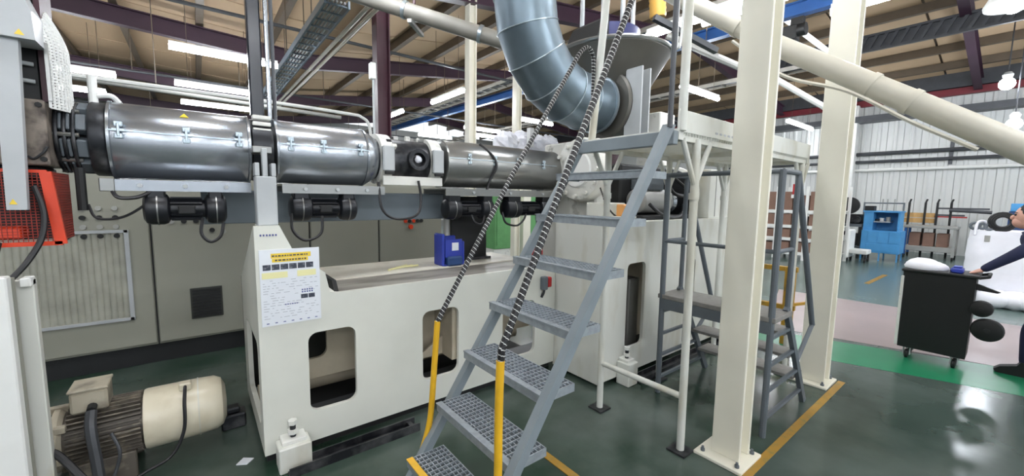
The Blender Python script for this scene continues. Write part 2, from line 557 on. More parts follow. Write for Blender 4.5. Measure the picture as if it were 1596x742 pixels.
# ------------------------------------------------------------------ fluorescent lights
def batten(c, d, L, label, group=None, top=None, w=.045):
    """d: 'x' or 'y' direction, c: centre of the tube"""
    x, y, z = c
    t = thing('fluorescent_light', label, 'light', (x, y, z), group)
    ax = Vector((1, 0, 0)) if d == 'x' else Vector((0, 1, 0))
    p, q = Vector(c) - ax * L / 2, Vector(c) + ax * L / 2
    MB().bar(p + Vector((0, 0, .06)), q + Vector((0, 0, .06)), .06, .05).build('housing', 'white', t, smooth=0)
    MB().cyl(p, q, w, 10).build('tube', 'tube', t)
    zt = top if top is not None else roof_z(x) + .07
    for s_ in (.15, .85):
        e = p.lerp(q, s_)
        MB().tube([e + Vector((0, 0, .08)), Vector((e.x, e.y, zt))], .005, 5).build('hanger', 'purlin', t)
    return t


batten((.52, 8.55, 3.9), 'x', 1.5, 'nearest lit batten above the first polished barrel')
batten((.5, 11.3, 3.9), 'x', 1.5, 'middle lit batten of the three seen above the first barrel')
batten((.6, 13.5, 3.9), 'x', 1.6, 'lowest looking lit batten just above the first barrel')
batten((-1.9, 11.4, 3.9), 'x', 1.5, 'upper lit batten beside the perforated guard at the left')
batten((-2.3, 13.5, 3.9), 'x', 1.5, 'lower lit batten beside the perforated guard at the left')
batten((8.7, 4.52, 3.9), 'x', 1.6, 'lit batten seen between the platform posts above the landing')
batten((14.6, 4.4, 3.9), 'x', 2.2, 'lit batten seen between the two big cream columns')
batten((17.4, 4.4, 3.9), 'x', 1.2, 'small far lit batten next to the second cream column')
batten((5.15, 3.05, 3.9), 'y', .9, 'lit batten behind the hopper, pointing down the hall')
batten((5.3, 2.5, 3.96), 'y', .8, 'lit batten beside the sloping cream pipe at the top')
batten((4.7, 8.5, 3.9), 'y', 1.5, 'lit batten left of the slim cream column, pointing down the hall')
batten((4.55, 11.3, 3.9), 'y', 1.2, 'small lit batten beside the maroon column')
batten((6.2, 1.2, 3.9), 'y', .9, 'lit batten at the top edge beyond the second cream column')
G = 'far battens above the extruder'
LAB = ['small lit batten halfway between the maroon column and the nearer slim cream column', 'upper small lit batten just right of the nearer slim cream column', 'small lit batten at the outer curve of the elbow duct', 'middle small lit batten just right of the nearer slim cream column', 'small lit batten just left of the maroon column', 'lowest small lit batten just right of the nearer slim cream column']
for (c, d, L) in (((7.4, 14.3, 3.9), 'x', 1.4), ((7.9, 11.75, 3.9), 'x', 1.5), ((8.3, 9.4, 3.9), 'x', 1.3), ((8.6, 12.9, 3.9), 'x', 1.4), ((4.4, 15.6, 3.9), 'x', 1.4), ((10.5, 15.6, 3.9), 'x', 1.4)):
    batten(c, d, L, LAB.pop(0), G)
# the hall goes on beside and behind the camera with the same battens
G = 'battens over the near floor'
for x in (-6.0, -3.0, 0.2, 3.6, 7.2, 10.8, 14.6):
    for y in (-9.0, -5.0, -1.4):
        batten((x, y, 4.1), 'x', 1.6, 'lit batten of the rows above the near workshop floor', G)
for (x, y) in ((-3.2, 2.2), (.2, 2.2), (3.4, 1.9), (1.4, 4.4), (-4.2, 6.0)):
    batten((x, y, 4.35), 'x', 1.6, 'lit batten of the rows above the near workshop floor', G)


# ------------------------------------------------------------------ overhead services
# blue crane runway beam
o = MB()
a, b = Vector((7.05, 20.0, 4.62)), Vector((7.3, -3.0, 4.42))
for dz, h, w in ((-.09, .02, .14), (0, .16, .02), (.09, .02, .14)):
    o.bar(a + Vector((0, 0, dz)), b + Vector((0, 0, dz)), w, h)
o = o.build('crane_beam', 'blue2', smooth=0)
tag(o, 'bright blue crane runway beam crossing under the roof', 'beam')
for i, y in enumerate((1.3, 2.3, 3.4)):
    batten((7.38 - i * .02, y, 4.75), 'y', .9, ['nearest', 'second', 'third'][i] + ' bright batten riding on top of the blue crane beam', 'battens along the blue beam')
h = thing('crane_hoist', 'black hoist trolley hanging on the blue crane beam', 'hoist', (7.2, 2.45, 4.1))
MB().box(7.1, 7.3, 2.3, 2.6, 4.0, 4.22, .02).build('motor', 'blackplastic', h)
MB().cyl((7.2, 2.2, 4.14), (7.2, 2.7, 4.14), .09).build('drum', 'blackplastic', h)
MB().bar((7.22, 2.32, 4.2), (7.22, 2.32, 4.33), .16, .1).build('side_plate', 'blackplastic', h)

# cable ladder with two white conduits, running away from the camera
t = thing('cable_ladder', 'galvanised cable ladder hung below the roof, running down the hall', 'cable ladder', (1.6, 9, 4.0))
for x in (1.42, 1.72):
    MB().bar((x, 5.75, 4.1), (x, 14, 4.1), .025, .1).build('side_rail', 'galv', t, smooth=0)
r0 = MB().bar((1.42, 5.8, 4.08), (1.72, 5.8, 4.08), .03, .02).build('rung', 'galv', t, smooth=0)
for k in range(1, 28):
    piece(r0, t, (0, k * .3, 0))
for i in range(5):
    MB().tube([(1.47 + i * .05, 5.75, 4.11), (1.47 + i * .05, 14, 4.11)], .016, 6).build('cable', 'lightgrey', t)
for y in (6.5, 8.5, 10.5, 12.5):
    for x in (1.42, 1.72):
        MB().tube([(x, y, 4.1), (x, y, roof_z(x) + .07)], .01, 5).build('hanger', 'purlin', t)
for i, x in enumerate((1.93, 2.04)):
    o = MB().tube([(x, 5.45, 4.1), (x - .05, 14, 4.1)], .03, 8).build('conduit', 'duct')
    tag(o, ['white conduit right beside the cable ladder', 'outer white conduit, second from the cable ladder'][i], 'pipe')

for (x, z, ya, l) in ((6.0, 4.4, .6, 'pale cable tray running down the hall left of the blue beam'), (9.5, 4.25, 2.4, 'pale cable tray running across behind the sloping cream pipe')):
    t = thing('cable_tray', l, 'cable tray', (x, 9, z))
    for dx in (0, .3):
        MB().bar((x + dx, ya, z), (x + dx, 20, z), .02, .08).build('side_rail', 'ductgrey', t, smooth=0)
    rg = MB().bar((x, ya + .1, z - .02), (x + .3, ya + .1, z - .02), .03, .02).build('rung', 'ductgrey', t, smooth=0)
    for k in range(1, int((19.8 - ya) / .4)):
        piece(rg, t, (0, k * .4, 0))
    for i in range(3):
        MB().tube([(x + .06 + i * .08, ya, z + .01), (x + .06 + i * .08, 20, z + .01)], .02, 6).build('cable', 'darkpipe' if i else 'lightgrey', t)
    for y in (2.5, 5, 8, 11, 14, 17):
        MB().tube([(x, y, z), (x, y, roof_z(x) + .07)], .01, 5).build('hanger', 'purlin', t)
for i, (y, z) in enumerate(((7.8, 4.35), (12.6, 4.3), (17.2, 4.2))):
    t = thing('sprinkler_pipe', ['dark thin pipe hung across under the roof, nearest run', 'dark thin pipe hung across under the roof, middle run', 'dark thin pipe hung across under the roof, farthest run'][i], 'pipe', (5, y, z))
    MB().tube([(-4, y, z), (14, y, z)], .03, 8).build('pipe_run', 'darkpipe', t)
    for x in range(-3, 14, 2):
        MB().tube([(x, y, z), (x, y, roof_z(x) + .07)], .01, 5).build('hanger', 'purlin', t)
# big overhead pipe at the top centre
t = thing('overhead_pipe', 'wide grey extraction pipe crossing the top above the maroon column', 'pipe', (2.3, 4.9, 3.7))
a, b = Vector((1.2, 5.75, 4.27)), Vector((3.3, 4.05, 3.47))
MB().cyl(a, b, .095, 20).build('pipe_run', 'ductgrey', t)
for s_ in (.08, .45, .8):
    p = a.lerp(b, s_)
    MB().cyl(p, p + (b - a).normalized() * .04, .108, 20).build('joint_ring', 'galv_seam', t)
p = a.lerp(b, .5)
MB().tube([p + Vector((0, 0, .1)), (p.x, p.y, roof_z(p.x) + .07)], .02, 6).build('hanger', 'maroon', t)
MB().bar(p + Vector((-.1, -.08, -.14)), p + Vector((.25, .3, -.12)), .05, .04).build('bracket', 'pipegrey', t)

# sloping cream pipe at the right
t = thing('overhead_pipe', 'long cream pipe sloping down across the upper right corner', 'pipe', (4.2, 1.0, 2.6))
pts = [Vector((3.66, 2.5, 3.75)), Vector((3.75, 1.37, 2.87)), Vector((3.84, .03, 1.93)), Vector((3.93, -1.4, .96))]
MB().tube(pts, .076, 18).build('pipe_run', 'duct', t)
for (i, s_) in ((0, .75), (1, .46), (1, .62), (2, .1)):
    p = pts[i].lerp(pts[i + 1], s_)
    MB().cyl(p, p + (pts[i + 1] - pts[i]).normalized() * .04, .084, 18).build('joint_ring', 'duct', t)
o = MB().tube(curve([(3.66, 1.65, 2.95), (3.66, 1.25, 2.58), (3.7, .85, 2.39), (3.74, .5, 2.13), (3.78, .2, 1.93)], 10), .014, 6).build('cable', 'duct')
tag(o, 'thin cream cable sagging below the sloping cream pipe', 'cable')

# smaller pipes
o = MB().tube(curve([(-2.5, 7, 2.95), (.75, 7, 2.95), (2.0, 7, 2.93), (2.25, 7, 2.9), (2.38, 7, 2.75), (2.4, 7, 2.2)], 6), .027, 8).build('service_pipe', 'white')
tag(o, 'thin white service pipe running level above the polished barrels', 'pipe')
for i, (a, b, r, m_, l) in enumerate((
        ((6.6, 4.1, 4.45), (7.9, 3.0, 3.75), .06, 'pipegrey', 'grey pipe slanting down left of the big cream column'),
        ((7.7, 3.2, 4.0), (8.75, 2.3, 3.25), .05, 'white', 'white pipe slanting down between the columns, lower one'),
        ((8.2, 2.9, 4.82), (8.85, 2.33, 4.2), .045, 'white', 'white pipe slanting down under the blue crane beam'),
        ((-2.5, 9.5, 3.42), (2.6, 9.5, 3.3), .04, 'pipegrey', 'thin grey pipe behind the battens at the left'))):
    a, b = Vector(a), Vector(b)
    t = thing('service_pipe', l, 'pipe', (a + b) / 2)
    MB().tube([a, b], r, 10).build('pipe_run', m_, t)
    p = a.lerp(b, .4)
    MB().tube([p, (p.x, p.y, roof_z(p.x) + .07)], .008, 5).build('hanger', 'purlin', t)
# dark steel drop between barrel one and two
t = thing('drop_pipe', 'dark blue steel post dropping between the first two barrels', 'post', (.34, 3.15, 2.1))
MB().box(.30, .375, 3.11, 3.19, 2.1, 4.9, .008).build('post', 'bluedark', t)
MB().tube([(.41, 3.15, 2.05), (.41, 3.15, 4.9)], .014, 8).build('conduit', 'steel', t)
MB().tube([(.445, 3.18, 2.05), (.445, 3.18, 4.9)], .012, 8).build('conduit', 'darkpipe', t)
# lattice girder at far right
t = thing('lattice_girder', 'dark lattice girder under the roof at the upper right', 'girder', (13, 1, 5.2))
for z in (5.25, 5.6):
    MB().bar((13, 5, z), (13, -6, z), .08, .05).build('chord', 'darkpipe', t, smooth=0)
MB().box(13.04, 13.06, -6, 5, 5.28, 5.6).build('web_sheet', 'darkpipe', t, smooth=0)
for k in range(60):
    y = 5 - k * .18
    MB().bar((13, y, 5.25), (13, y - .16, 5.6), .04, .06).build('lacing_bar', 'darkpipe', t, smooth=0)
# high bay lamps at right
for (c, l) in (((14.5, .46, 4.3), 'upper glowing high bay lamp at the right edge'), ((14.56, .28, 3.4), 'lower glowing high bay lamp at the right edge')):
    t = thing('high_bay_lamp', l, 'lamp', c)
    MB().sph(c, .13, 14, 10).build('bulb', 'bulb', t)
    MB().lathe([(0, .06), (.1, .09), (.16, .05)], Vector(c) + Vector((0, 0, .1)), (0, 0, 1), 14).build('cap', 'lightgrey', t)
    MB().tube([Vector(c) + Vector((0, 0, .2)), (c[0], c[1], roof_z(c[0]))], .012, 6).build('hanger', 'darkpipe', t)
t = thing('high_bay_lamp', 'large pale dome reflector lamp in the top right corner', 'lamp', (9.6, .36, 4.5))
MB().lathe([(0, .30), (.05, .31), (.2, .24), (.32, .1), (.36, .04)], (9.6, .34, 4.5), (0, 0, 1), 22).build('reflector', 'white', t)
MB().sph((9.6, .34, 4.52), .12).build('bulb', 'bulb', t)
MB().tube([(9.6, .34, 4.85), (9.6, .34, roof_z(9.6))], .012, 6).build('hanger', 'darkpipe', t)
# pipes on the far wall
for i, (z, r, m_, l) in enumerate(((3.25, .06, 'darkpipe', 'upper dark pipe run along the far right wall'), (2.98, .05, 'darkpipe', 'lower dark pipe run along the far right wall'), (2.7, .05, 'white', 'white pipe run along the far right wall'))):
    o = MB().tube([(XW - .14, 8, z), (XW - .14, -8, z)], r, 8).build('wall_pipe', m_)
    tag(o, l, 'pipe')
o = MB().box(XW - .08, XW - .03, 1.45, 1.53, 2.8, 3.5).build('wall_bracket', 'darkpipe')
tag(o, 'dark upright pipe bracket on the far right wall', 'bracket')


# ------------------------------------------------------------------ extruder bed (cream base frame)
t = thing('extruder_bed', 'long cream machine bed with rounded window openings under the barrels', 'machine base', (1.4, 3.1, 0))
front = [(.235, .07), (2.56, .07), (2.56, .99), (.665, .99), (.62, 1.0), (.6, 1.04), (.59, 1.12), (.43, 1.26), (.36, 1.42), (.235, 1.42)]
holes = [rrect(.485, .765, .26, .76, .055), rrect(1.235, 1.535, .25, .765, .055), rrect(1.96, 2.32, .22, .70, .055)]
MB().prism(front, 'xz', 2.6, 2.63, holes).build('front_panel', 'cream', t, smooth=30)
MB().prism([(.235, .07), (2.56, .07), (2.56, .97), (.235, .97)], 'xz', 3.63, 3.66, [rrect(.55, 1.0, .42, .82, .06), rrect(1.4, 1.8, .35, .8, .06)]).build('back_panel', 'cabdark', t, smooth=30)  # coloured near black to paint in the deep shade behind the windows
MB().prism([(2.63, .07), (3.63, .07), (3.63, .97), (2.63, 1.42), (2.63, 1.0)], 'yz', .235, .265, [rrect(2.72, 3.4, .2, .72, .06)]).build('end_panel', 'cream', t, smooth=30)
MB().box(.265, 2.56, 3.06, 3.63, .96, .985).build('deck_plate', 'deckpale', t, smooth=0)
MB().box(.62, 2.56, 2.63, 3.06, .955, .975).build('walk_strip', 'deck', t, smooth=0)
MB().prism([(2.632, .976), (3.06, .976), (3.06, 1.0), (2.95, 1.05), (2.70, 1.05)], 'yz', .655, .68).build('strip_end', 'dark', t, smooth=0)
MB().prism([(.265, .985), (.66, .985), (.62, 1.02), (.6, 1.12), (.43, 1.26), (.36, 1.415), (.265, 1.415)], 'xz', 2.63, 2.85).build('post_block', 'cream', t, smooth=30)
MB().box(.25, 2.56, 2.66, 3.6, .0, .07).build('plinth', 'dark', t, smooth=0)
MB().cyl((.27, 3.2, .2), (2.55, 3.2, .2), .06, 14).build('inner_tube', 'inside', t)
MB().prism([(.27, .33), (2.55, .33), (2.55, .96), (.27, .96)], 'xz', 2.93, 2.96, [rrect(.33, .665, .47, .92, .06), rrect(1.7, 2.0, .5, .9, .06)]).build('inner_partition', 'inside', t, smooth=0)
MB().box(.27, 2.55, 2.7, 2.9, .1, .16).build('inner_rail', 'darkpipe', t, smooth=0)
MB().box(1.50, 1.54, 2.64, 2.93, .33, .9).prism([(1.25, .33), (1.54, .33), (1.54, .5)], 'xz', 2.8, 2.82).build('inner_rib', 'inside', t, smooth=0)
# levelling jack at the corner
def jack(x0, x1, y0, y1, zt, label):
    t = thing('levelling_jack', label, 'machine foot', ((x0 + x1) / 2, (y0 + y1) / 2, 0))
    MB().box(x0, x1, y0, y1, 0, zt, .006).build('block', 'cream_dirty', t, smooth=30)
    cx, cy = (x0 + x1) / 2, (y0 + y1) / 2 + .01
    b = MB().box(x0 + .02, x1 - .02, y0 + .03, y1, zt, zt + .025, .004).build('bracket', 'whiteworn', t, smooth=30)
    MB().cyl((cx, cy, zt + .02), (cx, cy, zt + .12), .016, 10).build('bolt', 'grease', b)
    MB().cyl((cx, cy, zt + .045), (cx, cy, zt + .07), .03, 6).build('nut', 'whiteworn', b, smooth=0)
    MB().cyl((cx, cy, zt + .1), (cx, cy, zt + .125), .026, 6).build('nut', 'whiteworn', b, smooth=0)


jack(.29, .46, 2.47, 2.6, .15, 'white levelling block with bolt at the near corner of the cream bed')
jack(2.80, 2.93, 1.93, 2.06, .2, 'white levelling block with bolt beside the drive housing')
for (x0, x1, y, l) in ((.33, 1.12, 2.46, 'grey steel floor channel lying along the front of the cream bed'), (2.95, 4.6, 1.95, 'grey steel floor channel lying along the drive housing')):
    m = MB()
    m.box(x0, x1, y - .05, y + .05, 0, .012).box(x0, x1, y - .05, y - .04, .012, .055).box(x0, x1, y + .04, y + .05, .012, .055).box(x1 - .06, x1 - .03, y - .04, y + .04, .012, .04)
    o = m.build('floor_channel', 'grease', smooth=0)
    tag(o, l, 'channel')
o = MB().box(.05, .19, 3.18, 3.3, 0, .1, .01).box(.08, .16, 3.2, 3.28, .1, .14, .01).build('anchor_bracket', 'grease', smooth=0)
tag(o, 'small dark anchor bracket on the floor behind the cream bed corner', 'bracket')

o = MB().prism([(.10, 2.73), (.15, 2.70), (.19, 2.74), (.14, 2.78)], 'xy', .001, .006).build('paper_scrap', 'paper', smooth=0)
tag(o, 'small white paper scrap on the floor left of the bed corner', 'paper scrap')
# instruction poster on the bed
t = thing('instruction_poster', 'laminated instruction poster with yellow heading fixed to the bed corner', 'poster', (.4, 2.59, .84))
Yp = 2.594
MB().box(.253, .562, Yp, Yp + .005, .845, 1.285).build('sheet', 'paper', t, smooth=0)


def ink(nm, m_, rects, y=Yp - .0012):
    b = MB()
    for (x0, x1, z0, z1) in rects:
        b.box(x0, x1, y, y + .001, z0, z1)
    o = b.build(nm, m_, t, smooth=0)
    return o


ink('heading_band', 'inkyellow', [(.31, .515, 1.235, 1.262), (.315, .5, 1.212, 1.233)])
for i in range(6):
    x = .268 + i * .044
    ink('photo', 'ink', [(x, x + .039, 1.168, 1.2)])
ink('table_block', 'inkpale', [(.262, .39, 1.12, 1.155), (.44, .54, 1.12, 1.155)])
ink('photo', 'ink', [(.455, .492, .985, 1.01)])
ink('photo', 'ink', [(.496, .53, .985, 1.01)])
rr = []
for r in range(16):
    z = 1.105 - r * .0145
    x = .265
    while x < .54:
        w = random.uniform(.008, .03)
        if random.random() < .6 and not (x > .43 and z < 1.02 and z > .97):
            rr.append((x, min(x + w, .55), z, z + .003))
        x += w + random.uniform(.006, .02)
ink('text_lines', 'inkgrey', rr)['kind'] = 'stuff'
hh = []
for (xa, xb, z) in ((.315, .5, 1.244), (.33, .49, 1.219)):
    x = xa
    while x < xb:
        w = random.uniform(.006, .016)
        hh.append((x, min(x + w, xb), z, z + .008))
        x += w + .005
ink('heading_text', 'ink', hh, Yp - .0025)['kind'] = 'stuff'
rr = [(.46 + i * .013, .468 + i * .013, 1.02 + j * .013, 1.028 + j * .013) for i in range(5) for j in range(2)] + [(.275 + i * .042, .288 + i * .042, .858, .863) for i in range(7)] + [(.37 + i * .012, .378 + i * .012, .958, .964) for i in range(6)]
ink('small_marks', 'inkblue', rr)['kind'] = 'stuff'
o = MB()
for i in range(6):
    o.box(.262 + i * .015, .27 + i * .015, 2.5975, 2.5995, 1.362, 1.373)
o = o.build('handwritten_mark', 'inkblue', smooth=0)
tag(o, 'small blue handwritten mark on the post above the poster', 'marking')

# blue plastic box standing on the deck
t = thing('plastic_box', 'blue plastic box with white label standing on the cream bed', 'box', (1.76, 3.17, .985))
MB().box(1.66, 1.69, 3.09, 3.25, .985, 1.27, .01).box(1.86, 1.89, 3.09, 3.25, .985, 1.2, .01).box(1.68, 1.87, 3.22, 3.25, .985, 1.24, .01).box(1.68, 1.87, 3.09, 3.25, .985, 1.0).build('body', 'binblue', t, smooth=30)
MB().box(1.69, 1.86, 3.088, 3.1, 1.06, 1.22, .004).build('front_plate', 'binblue', t, smooth=0)
MB().box(1.755, 1.82, 3.084, 3.089, 1.12, 1.19).build('label_sheet', 'paper', t, smooth=0)
MB().box(1.70, 1.85, 3.05, 3.12, .985, 1.07, .015).build('tray', 'bluein', t, smooth=30)
# yellow rods on the deck
for i in range(3):
    o = MB().tube([(1.2 + i * .05, 3.15 + i * .04, .993), (1.42 + i * .04, 3.3 - i * .03, .993)], .008, 6).build('yellow_rod', 'inkpale')
    tag(o, ['nearest', 'middle', 'farthest'][i] + ' of three pale thin rods lying on the cream bed', 'rod', 'pale rods on the deck')

# ------------------------------------------------------------------ barrels on one axis
AY, AZ = 3.2, 1.885


def latch(x, y, z, parent):
    b = MB().box(x - .018, x + .018, y - .012, y + .004, z - .045, z - .018, .004).box(x - .018, x + .018, y - .012, y + .004, z + .018, z + .045, .004).box(x - .006, x + .006, y - .018, y, z - .035, z + .035, .003)
    b.box(x - .024, x + .024, y - .014, y + .002, z - .006, z + .006)
    return b.build('latch', 'galv_seam', parent, smooth=30)


def jacket(name, label, x0, x1, r, m_, latches, chamfer=False, seam=None):
    t = thing(name, label, 'barrel', ((x0 + x1) / 2, AY, AZ - r))
    prof = [(0, r * .8), (.004, r * .97), (.012, r), (x1 - x0 - .012, r), (x1 - x0 - .004, r * .97), (x1 - x0, r * .8)]
    if chamfer:
        prof = [(0, r * .8), (.004, r * .97), (.012, r), (x1 - x0 - .08, r), (x1 - x0 - .004, r * .78), (x1 - x0, r * .7)]
    MB().lathe(prof, (x0, AY, AZ), (1, 0, 0), 56).build('jacket', m_, t, smooth=40)
    for xe in (x0 + .006, x1 - (.095 if chamfer else .012)):
        MB().lathe([(0, r + .001), (0, r + .005), (.012, r + .005), (.012, r + .001)], (xe - .003, AY, AZ), (1, 0, 0), 56, caps=False).build('edge_band', m_, t)
    MB().box(x0 + .01, x1 - .09, AY - r - .003, AY - r + .02, AZ + .035, AZ + .041).build('seam', 'galv_seam', t, smooth=0)
    for x in latches:
        latch(x, AY - r + .002, AZ + .04, t)
    return t


t = jacket('barrel_jacket', 'first polished steel barrel cover with a warning triangle, nearest the die head', -.362, .285, .212, 'steel', (-.31, -.03, .22))
# warning triangle, wrapped on the curve of the cover
th = math.radians(48)
pc = Vector((-.035, AY - .2135 * math.cos(th), AZ + .2135 * math.sin(th)))
ux, uy = Vector((1, 0, 0)), Vector((0, math.sin(th), math.cos(th)))
nn = Vector((0, -math.cos(th), math.sin(th)))
m = MB()
for (q, w, off) in (((-.03, -.022), 0, 0),):
    A = [pc + ux * -.02 + uy * -.016, pc + ux * .02 + uy * -.016, pc + uy * .02]
    m.add([p for p in A] + [p + nn * .0015 for p in A], [(0, 1, 2), (3, 4, 5), (0, 1, 4, 3), (1, 2, 5, 4), (2, 0, 3, 5)])
m.build('warning_sticker', 'inkyellow', t, smooth=0)
jacket('barrel_jacket', 'second polished steel barrel cover with a chamfered end, in the middle', .42, 1.10, .212, 'steel', (.5, .7, .95), chamfer=True)
jacket('barrel_jacket', 'third dull steel barrel cover, the long one running to the hopper', 1.67, 3.02, .205, 'steel_dark', (1.88, 2.15, 2.42, 2.75))
o = MB().tube(curve([(2.05, AY - .10, AZ + .19), (2.13, AY - .2, AZ + .08), (2.15, AY - .225, AZ - .02), (2.1, AY - .19, AZ - .14), (2.05, AY - .19, AZ - .3)], 6), .012, 6).build('hose', 'black')
tag(o, 'black hose strapped over the third barrel cover', 'hose')

# die-side coupling: dark flanges and clamp blocks
t = thing('barrel_coupling', 'black bolted clamp coupling between die head and first barrel', 'coupling', (-.5, AY, AZ - .2))
for (x0, x1, r) in ((-.55, -.535, .19), (-.52, -.507, .185), (-.488, -.474, .19), (-.43, -.362, .2)):
    MB().lathe([(0, r * .98), (.006, r), (x1 - x0 - .006, r), (x1 - x0, r * .98)], (x0, AY, AZ), (1, 0, 0), 36).build('flange', 'grease', t)
MB().cyl((-.58, AY, AZ), (-.4, AY, AZ), .11, 24).build('core', 'dark', t)
for (x0, x1) in ((-.533, -.522), (-.505, -.492), (-.473, -.432)):
    for a in (-62, -22, 22, 62, 100, -100):
        th = math.radians(a)
        c = Vector(((x0 + x1) / 2, AY - .155 * math.cos(th), AZ + .155 * math.sin(th)))
        MB().obox(c, (Vector((1, 0, 0)), Vector((0, -math.cos(th), math.sin(th))), Vector((0, math.sin(th), math.cos(th)))), ((x1 - x0) / 2, .03, .045), .004).build('clamp_block', 'greydark', t, smooth=30)
for a in range(0, 360, 45):
    th = math.radians(a)
    y, z = AY - .175 * math.cos(th), AZ + .175 * math.sin(th)
    MB().cyl((-.56, y, z), (-.46, y, z), .012, 8).build('bolt', 'steel_dark', t)
MB().tube([(-.42, 3.2, 2.08), (-.42, 3.2, 2.23)], .02, 10).tube(curve([(-.41, 3.2, 2.12), (-.35, 3.2, 2.13), (-.32, 3.22, 2.1)], 6), .014, 8).build('pressure_fitting', 'white', t)
MB().box(-.40, -.34, 2.98, 3.04, 1.60, 1.67, .004).build('junction_plate', 'steel_dark', t, smooth=30)
MB().cyl((-.47, 3.02, 1.5), (-.47, 3.02, 1.72), .02, 8).build('thermocouple', 'dark', t)

# vent section between barrel two and three
t = thing('vent_section', 'dark barrel section with white clamps and a round open vent port', 'barrel section', (1.38, AY, AZ - .2))
MB().lathe([(0, .14), (.04, .165), (.5, .165), (.57, .14)], (1.09, AY, AZ), (1, 0, 0), 32).build('barrel_body', 'grease', t)
for (x0, x1) in ((1.115, 1.205), (1.53, 1.625)):
    m = MB().box(x0, x1, AY - .215, AY - .17, AZ - .1, AZ + .09, .008)
    cb = m.build('clamp_face', 'lightgrey', t, smooth=30)
    MB().lathe([(0, .18), (0, .195), (x1 - x0, .195), (x1 - x0, .18)], (x0, AY, AZ), (1, 0, 0), 36).build('clamp_ring', 'whiteworn', t)
    MB().box(x0 + .01, x1 - .01, AY - .222, AY - .2, AZ - .125, AZ - .1, .004).build('clamp_foot', 'dark', cb, smooth=0)
for k in range(14):
    th = math.radians(random.uniform(20, 160))
    x = random.uniform(1.12, 1.62)
    MB().obox((x, AY - .18 * math.cos(th), AZ + .18 * math.sin(th)), (Vector((1, 0, 0)), Vector((0, math.sin(th), math.cos(th))), Vector((0, -math.cos(th), math.sin(th)))), (.02, .015, .02), .004).build('fitting', random.choice(['whiteworn', 'grease', 'steel_dark']), t, smooth=0)
MB().lathe([(0, .085), (.06, .085), (.06, .055), (.01, .05)], (1.405, AY - .15, AZ + .0), (0, -1, 0), 24, caps=False).build('vent_port', 'grease', t)
MB().lathe([(0, .05), (.005, .0)], (1.405, AY - .155, AZ), (0, -1, 0), 20).build('vent_bore', 'dark', t)
MB().sph((1.405, AY - .19, AZ + .005), .03, 10, 6, (1, .6, 1), .15).build('melt_plug', 'bag', t)
MB().cyl((1.3, AY - .10, AZ), (1.52, AY - .10, AZ), .055, 16).build('port_boss', 'dark', t)
MB().box(1.12, 1.62, AY - .19, AY - .17, AZ - .205, AZ - .135, .003).build('under_plate', 'whiteworn', t, smooth=0)

# beam and trays below the barrels
o = MB().box(.02, 1.83, 3.36, 3.46, 1.39, 1.62, .006).build('support_beam', mat('beam_bluegrey', (112, 122, 130), .5, 0, var=.06), smooth=0)
tag(o, 'long blue-grey support beam running below and behind the barrels', 'beam')
for (x0, x1, m_, l) in ((-.37, .27, 'steel', 'bright folded drip tray under the first barrel'), (.44, 1.12, 'steel_dark', 'dull folded drip tray under the second barrel'), (1.64, 3.0, 'steel_dark', 'long folded drip tray under the third barrel')):
    m = MB().box(x0, x1, 2.99, 3.40, 1.655, 1.665).box(x0, x1, 2.985, 2.995, 1.605, 1.665).box(x0, x1, 3.395, 3.405, 1.605, 1.665)
    t = thing('drip_tray', l, 'tray', ((x0 + x1) / 2, 3.2, 1.605))
    m.build('folded_sheet', m_, t, smooth=0)
    for k in range(3):
        x = x0 + (x1 - x0) * (.2 + .3 * k)
        MB().cyl((x, 2.985, 1.635), (x, 2.97, 1.635), .012, 8).build('bolt', 'lightgrey', t)


def blower(x0, x1, y, z, label):
    t = thing('barrel_blower', label, 'blower', ((x0 + x1) / 2, y, z - .09))
    L = x1 - x0
    for (a, b) in ((x0, x0 + L * .31), (x1 - L * .28, x1)):
        d = MB().lathe([(0, .06), (.012, .082), (.03, .09), (b - a - .03, .09), (b - a - .012, .082), (b - a, .06)], (a, y, z), (1, 0, 0), 28).build('fan_drum', 'blower', t)
        MB().lathe([(0, .0905), (0, .094), (.006, .094), (.006, .0905)], ((a + b) / 2, y, z), (1, 0, 0), 28, caps=False).build('band', 'steel_dark', d)
        MB().box(a + .02, b - .02, y - .06, y + .06, z + .06, z + .12, .006).build('duct_neck', 'blower', t, smooth=30)
    MB().cyl((x0 + L * .3, y, z), (x1 - L * .27, y, z), .052, 20).build('motor_body', 'blower', t)
    for k in range(12):
        th = 2 * math.pi * k / 12
        c = Vector(((x0 + x1) / 2, y + .058 * math.cos(th), z + .058 * math.sin(th)))
        MB().obox(c, (Vector((1, 0, 0)), Vector((0, math.cos(th), math.sin(th))), Vector((0, -math.sin(th), math.cos(th)))), (L * .19, .012, .004)).build('fin', 'blower', t, smooth=0)
    MB().box((x0 + x1) / 2 - .04, (x0 + x1) / 2 + .04, y - .075, y - .04, z - .03, z + .02, .006).build('terminal_box', 'dark', t, smooth=30)
    return t


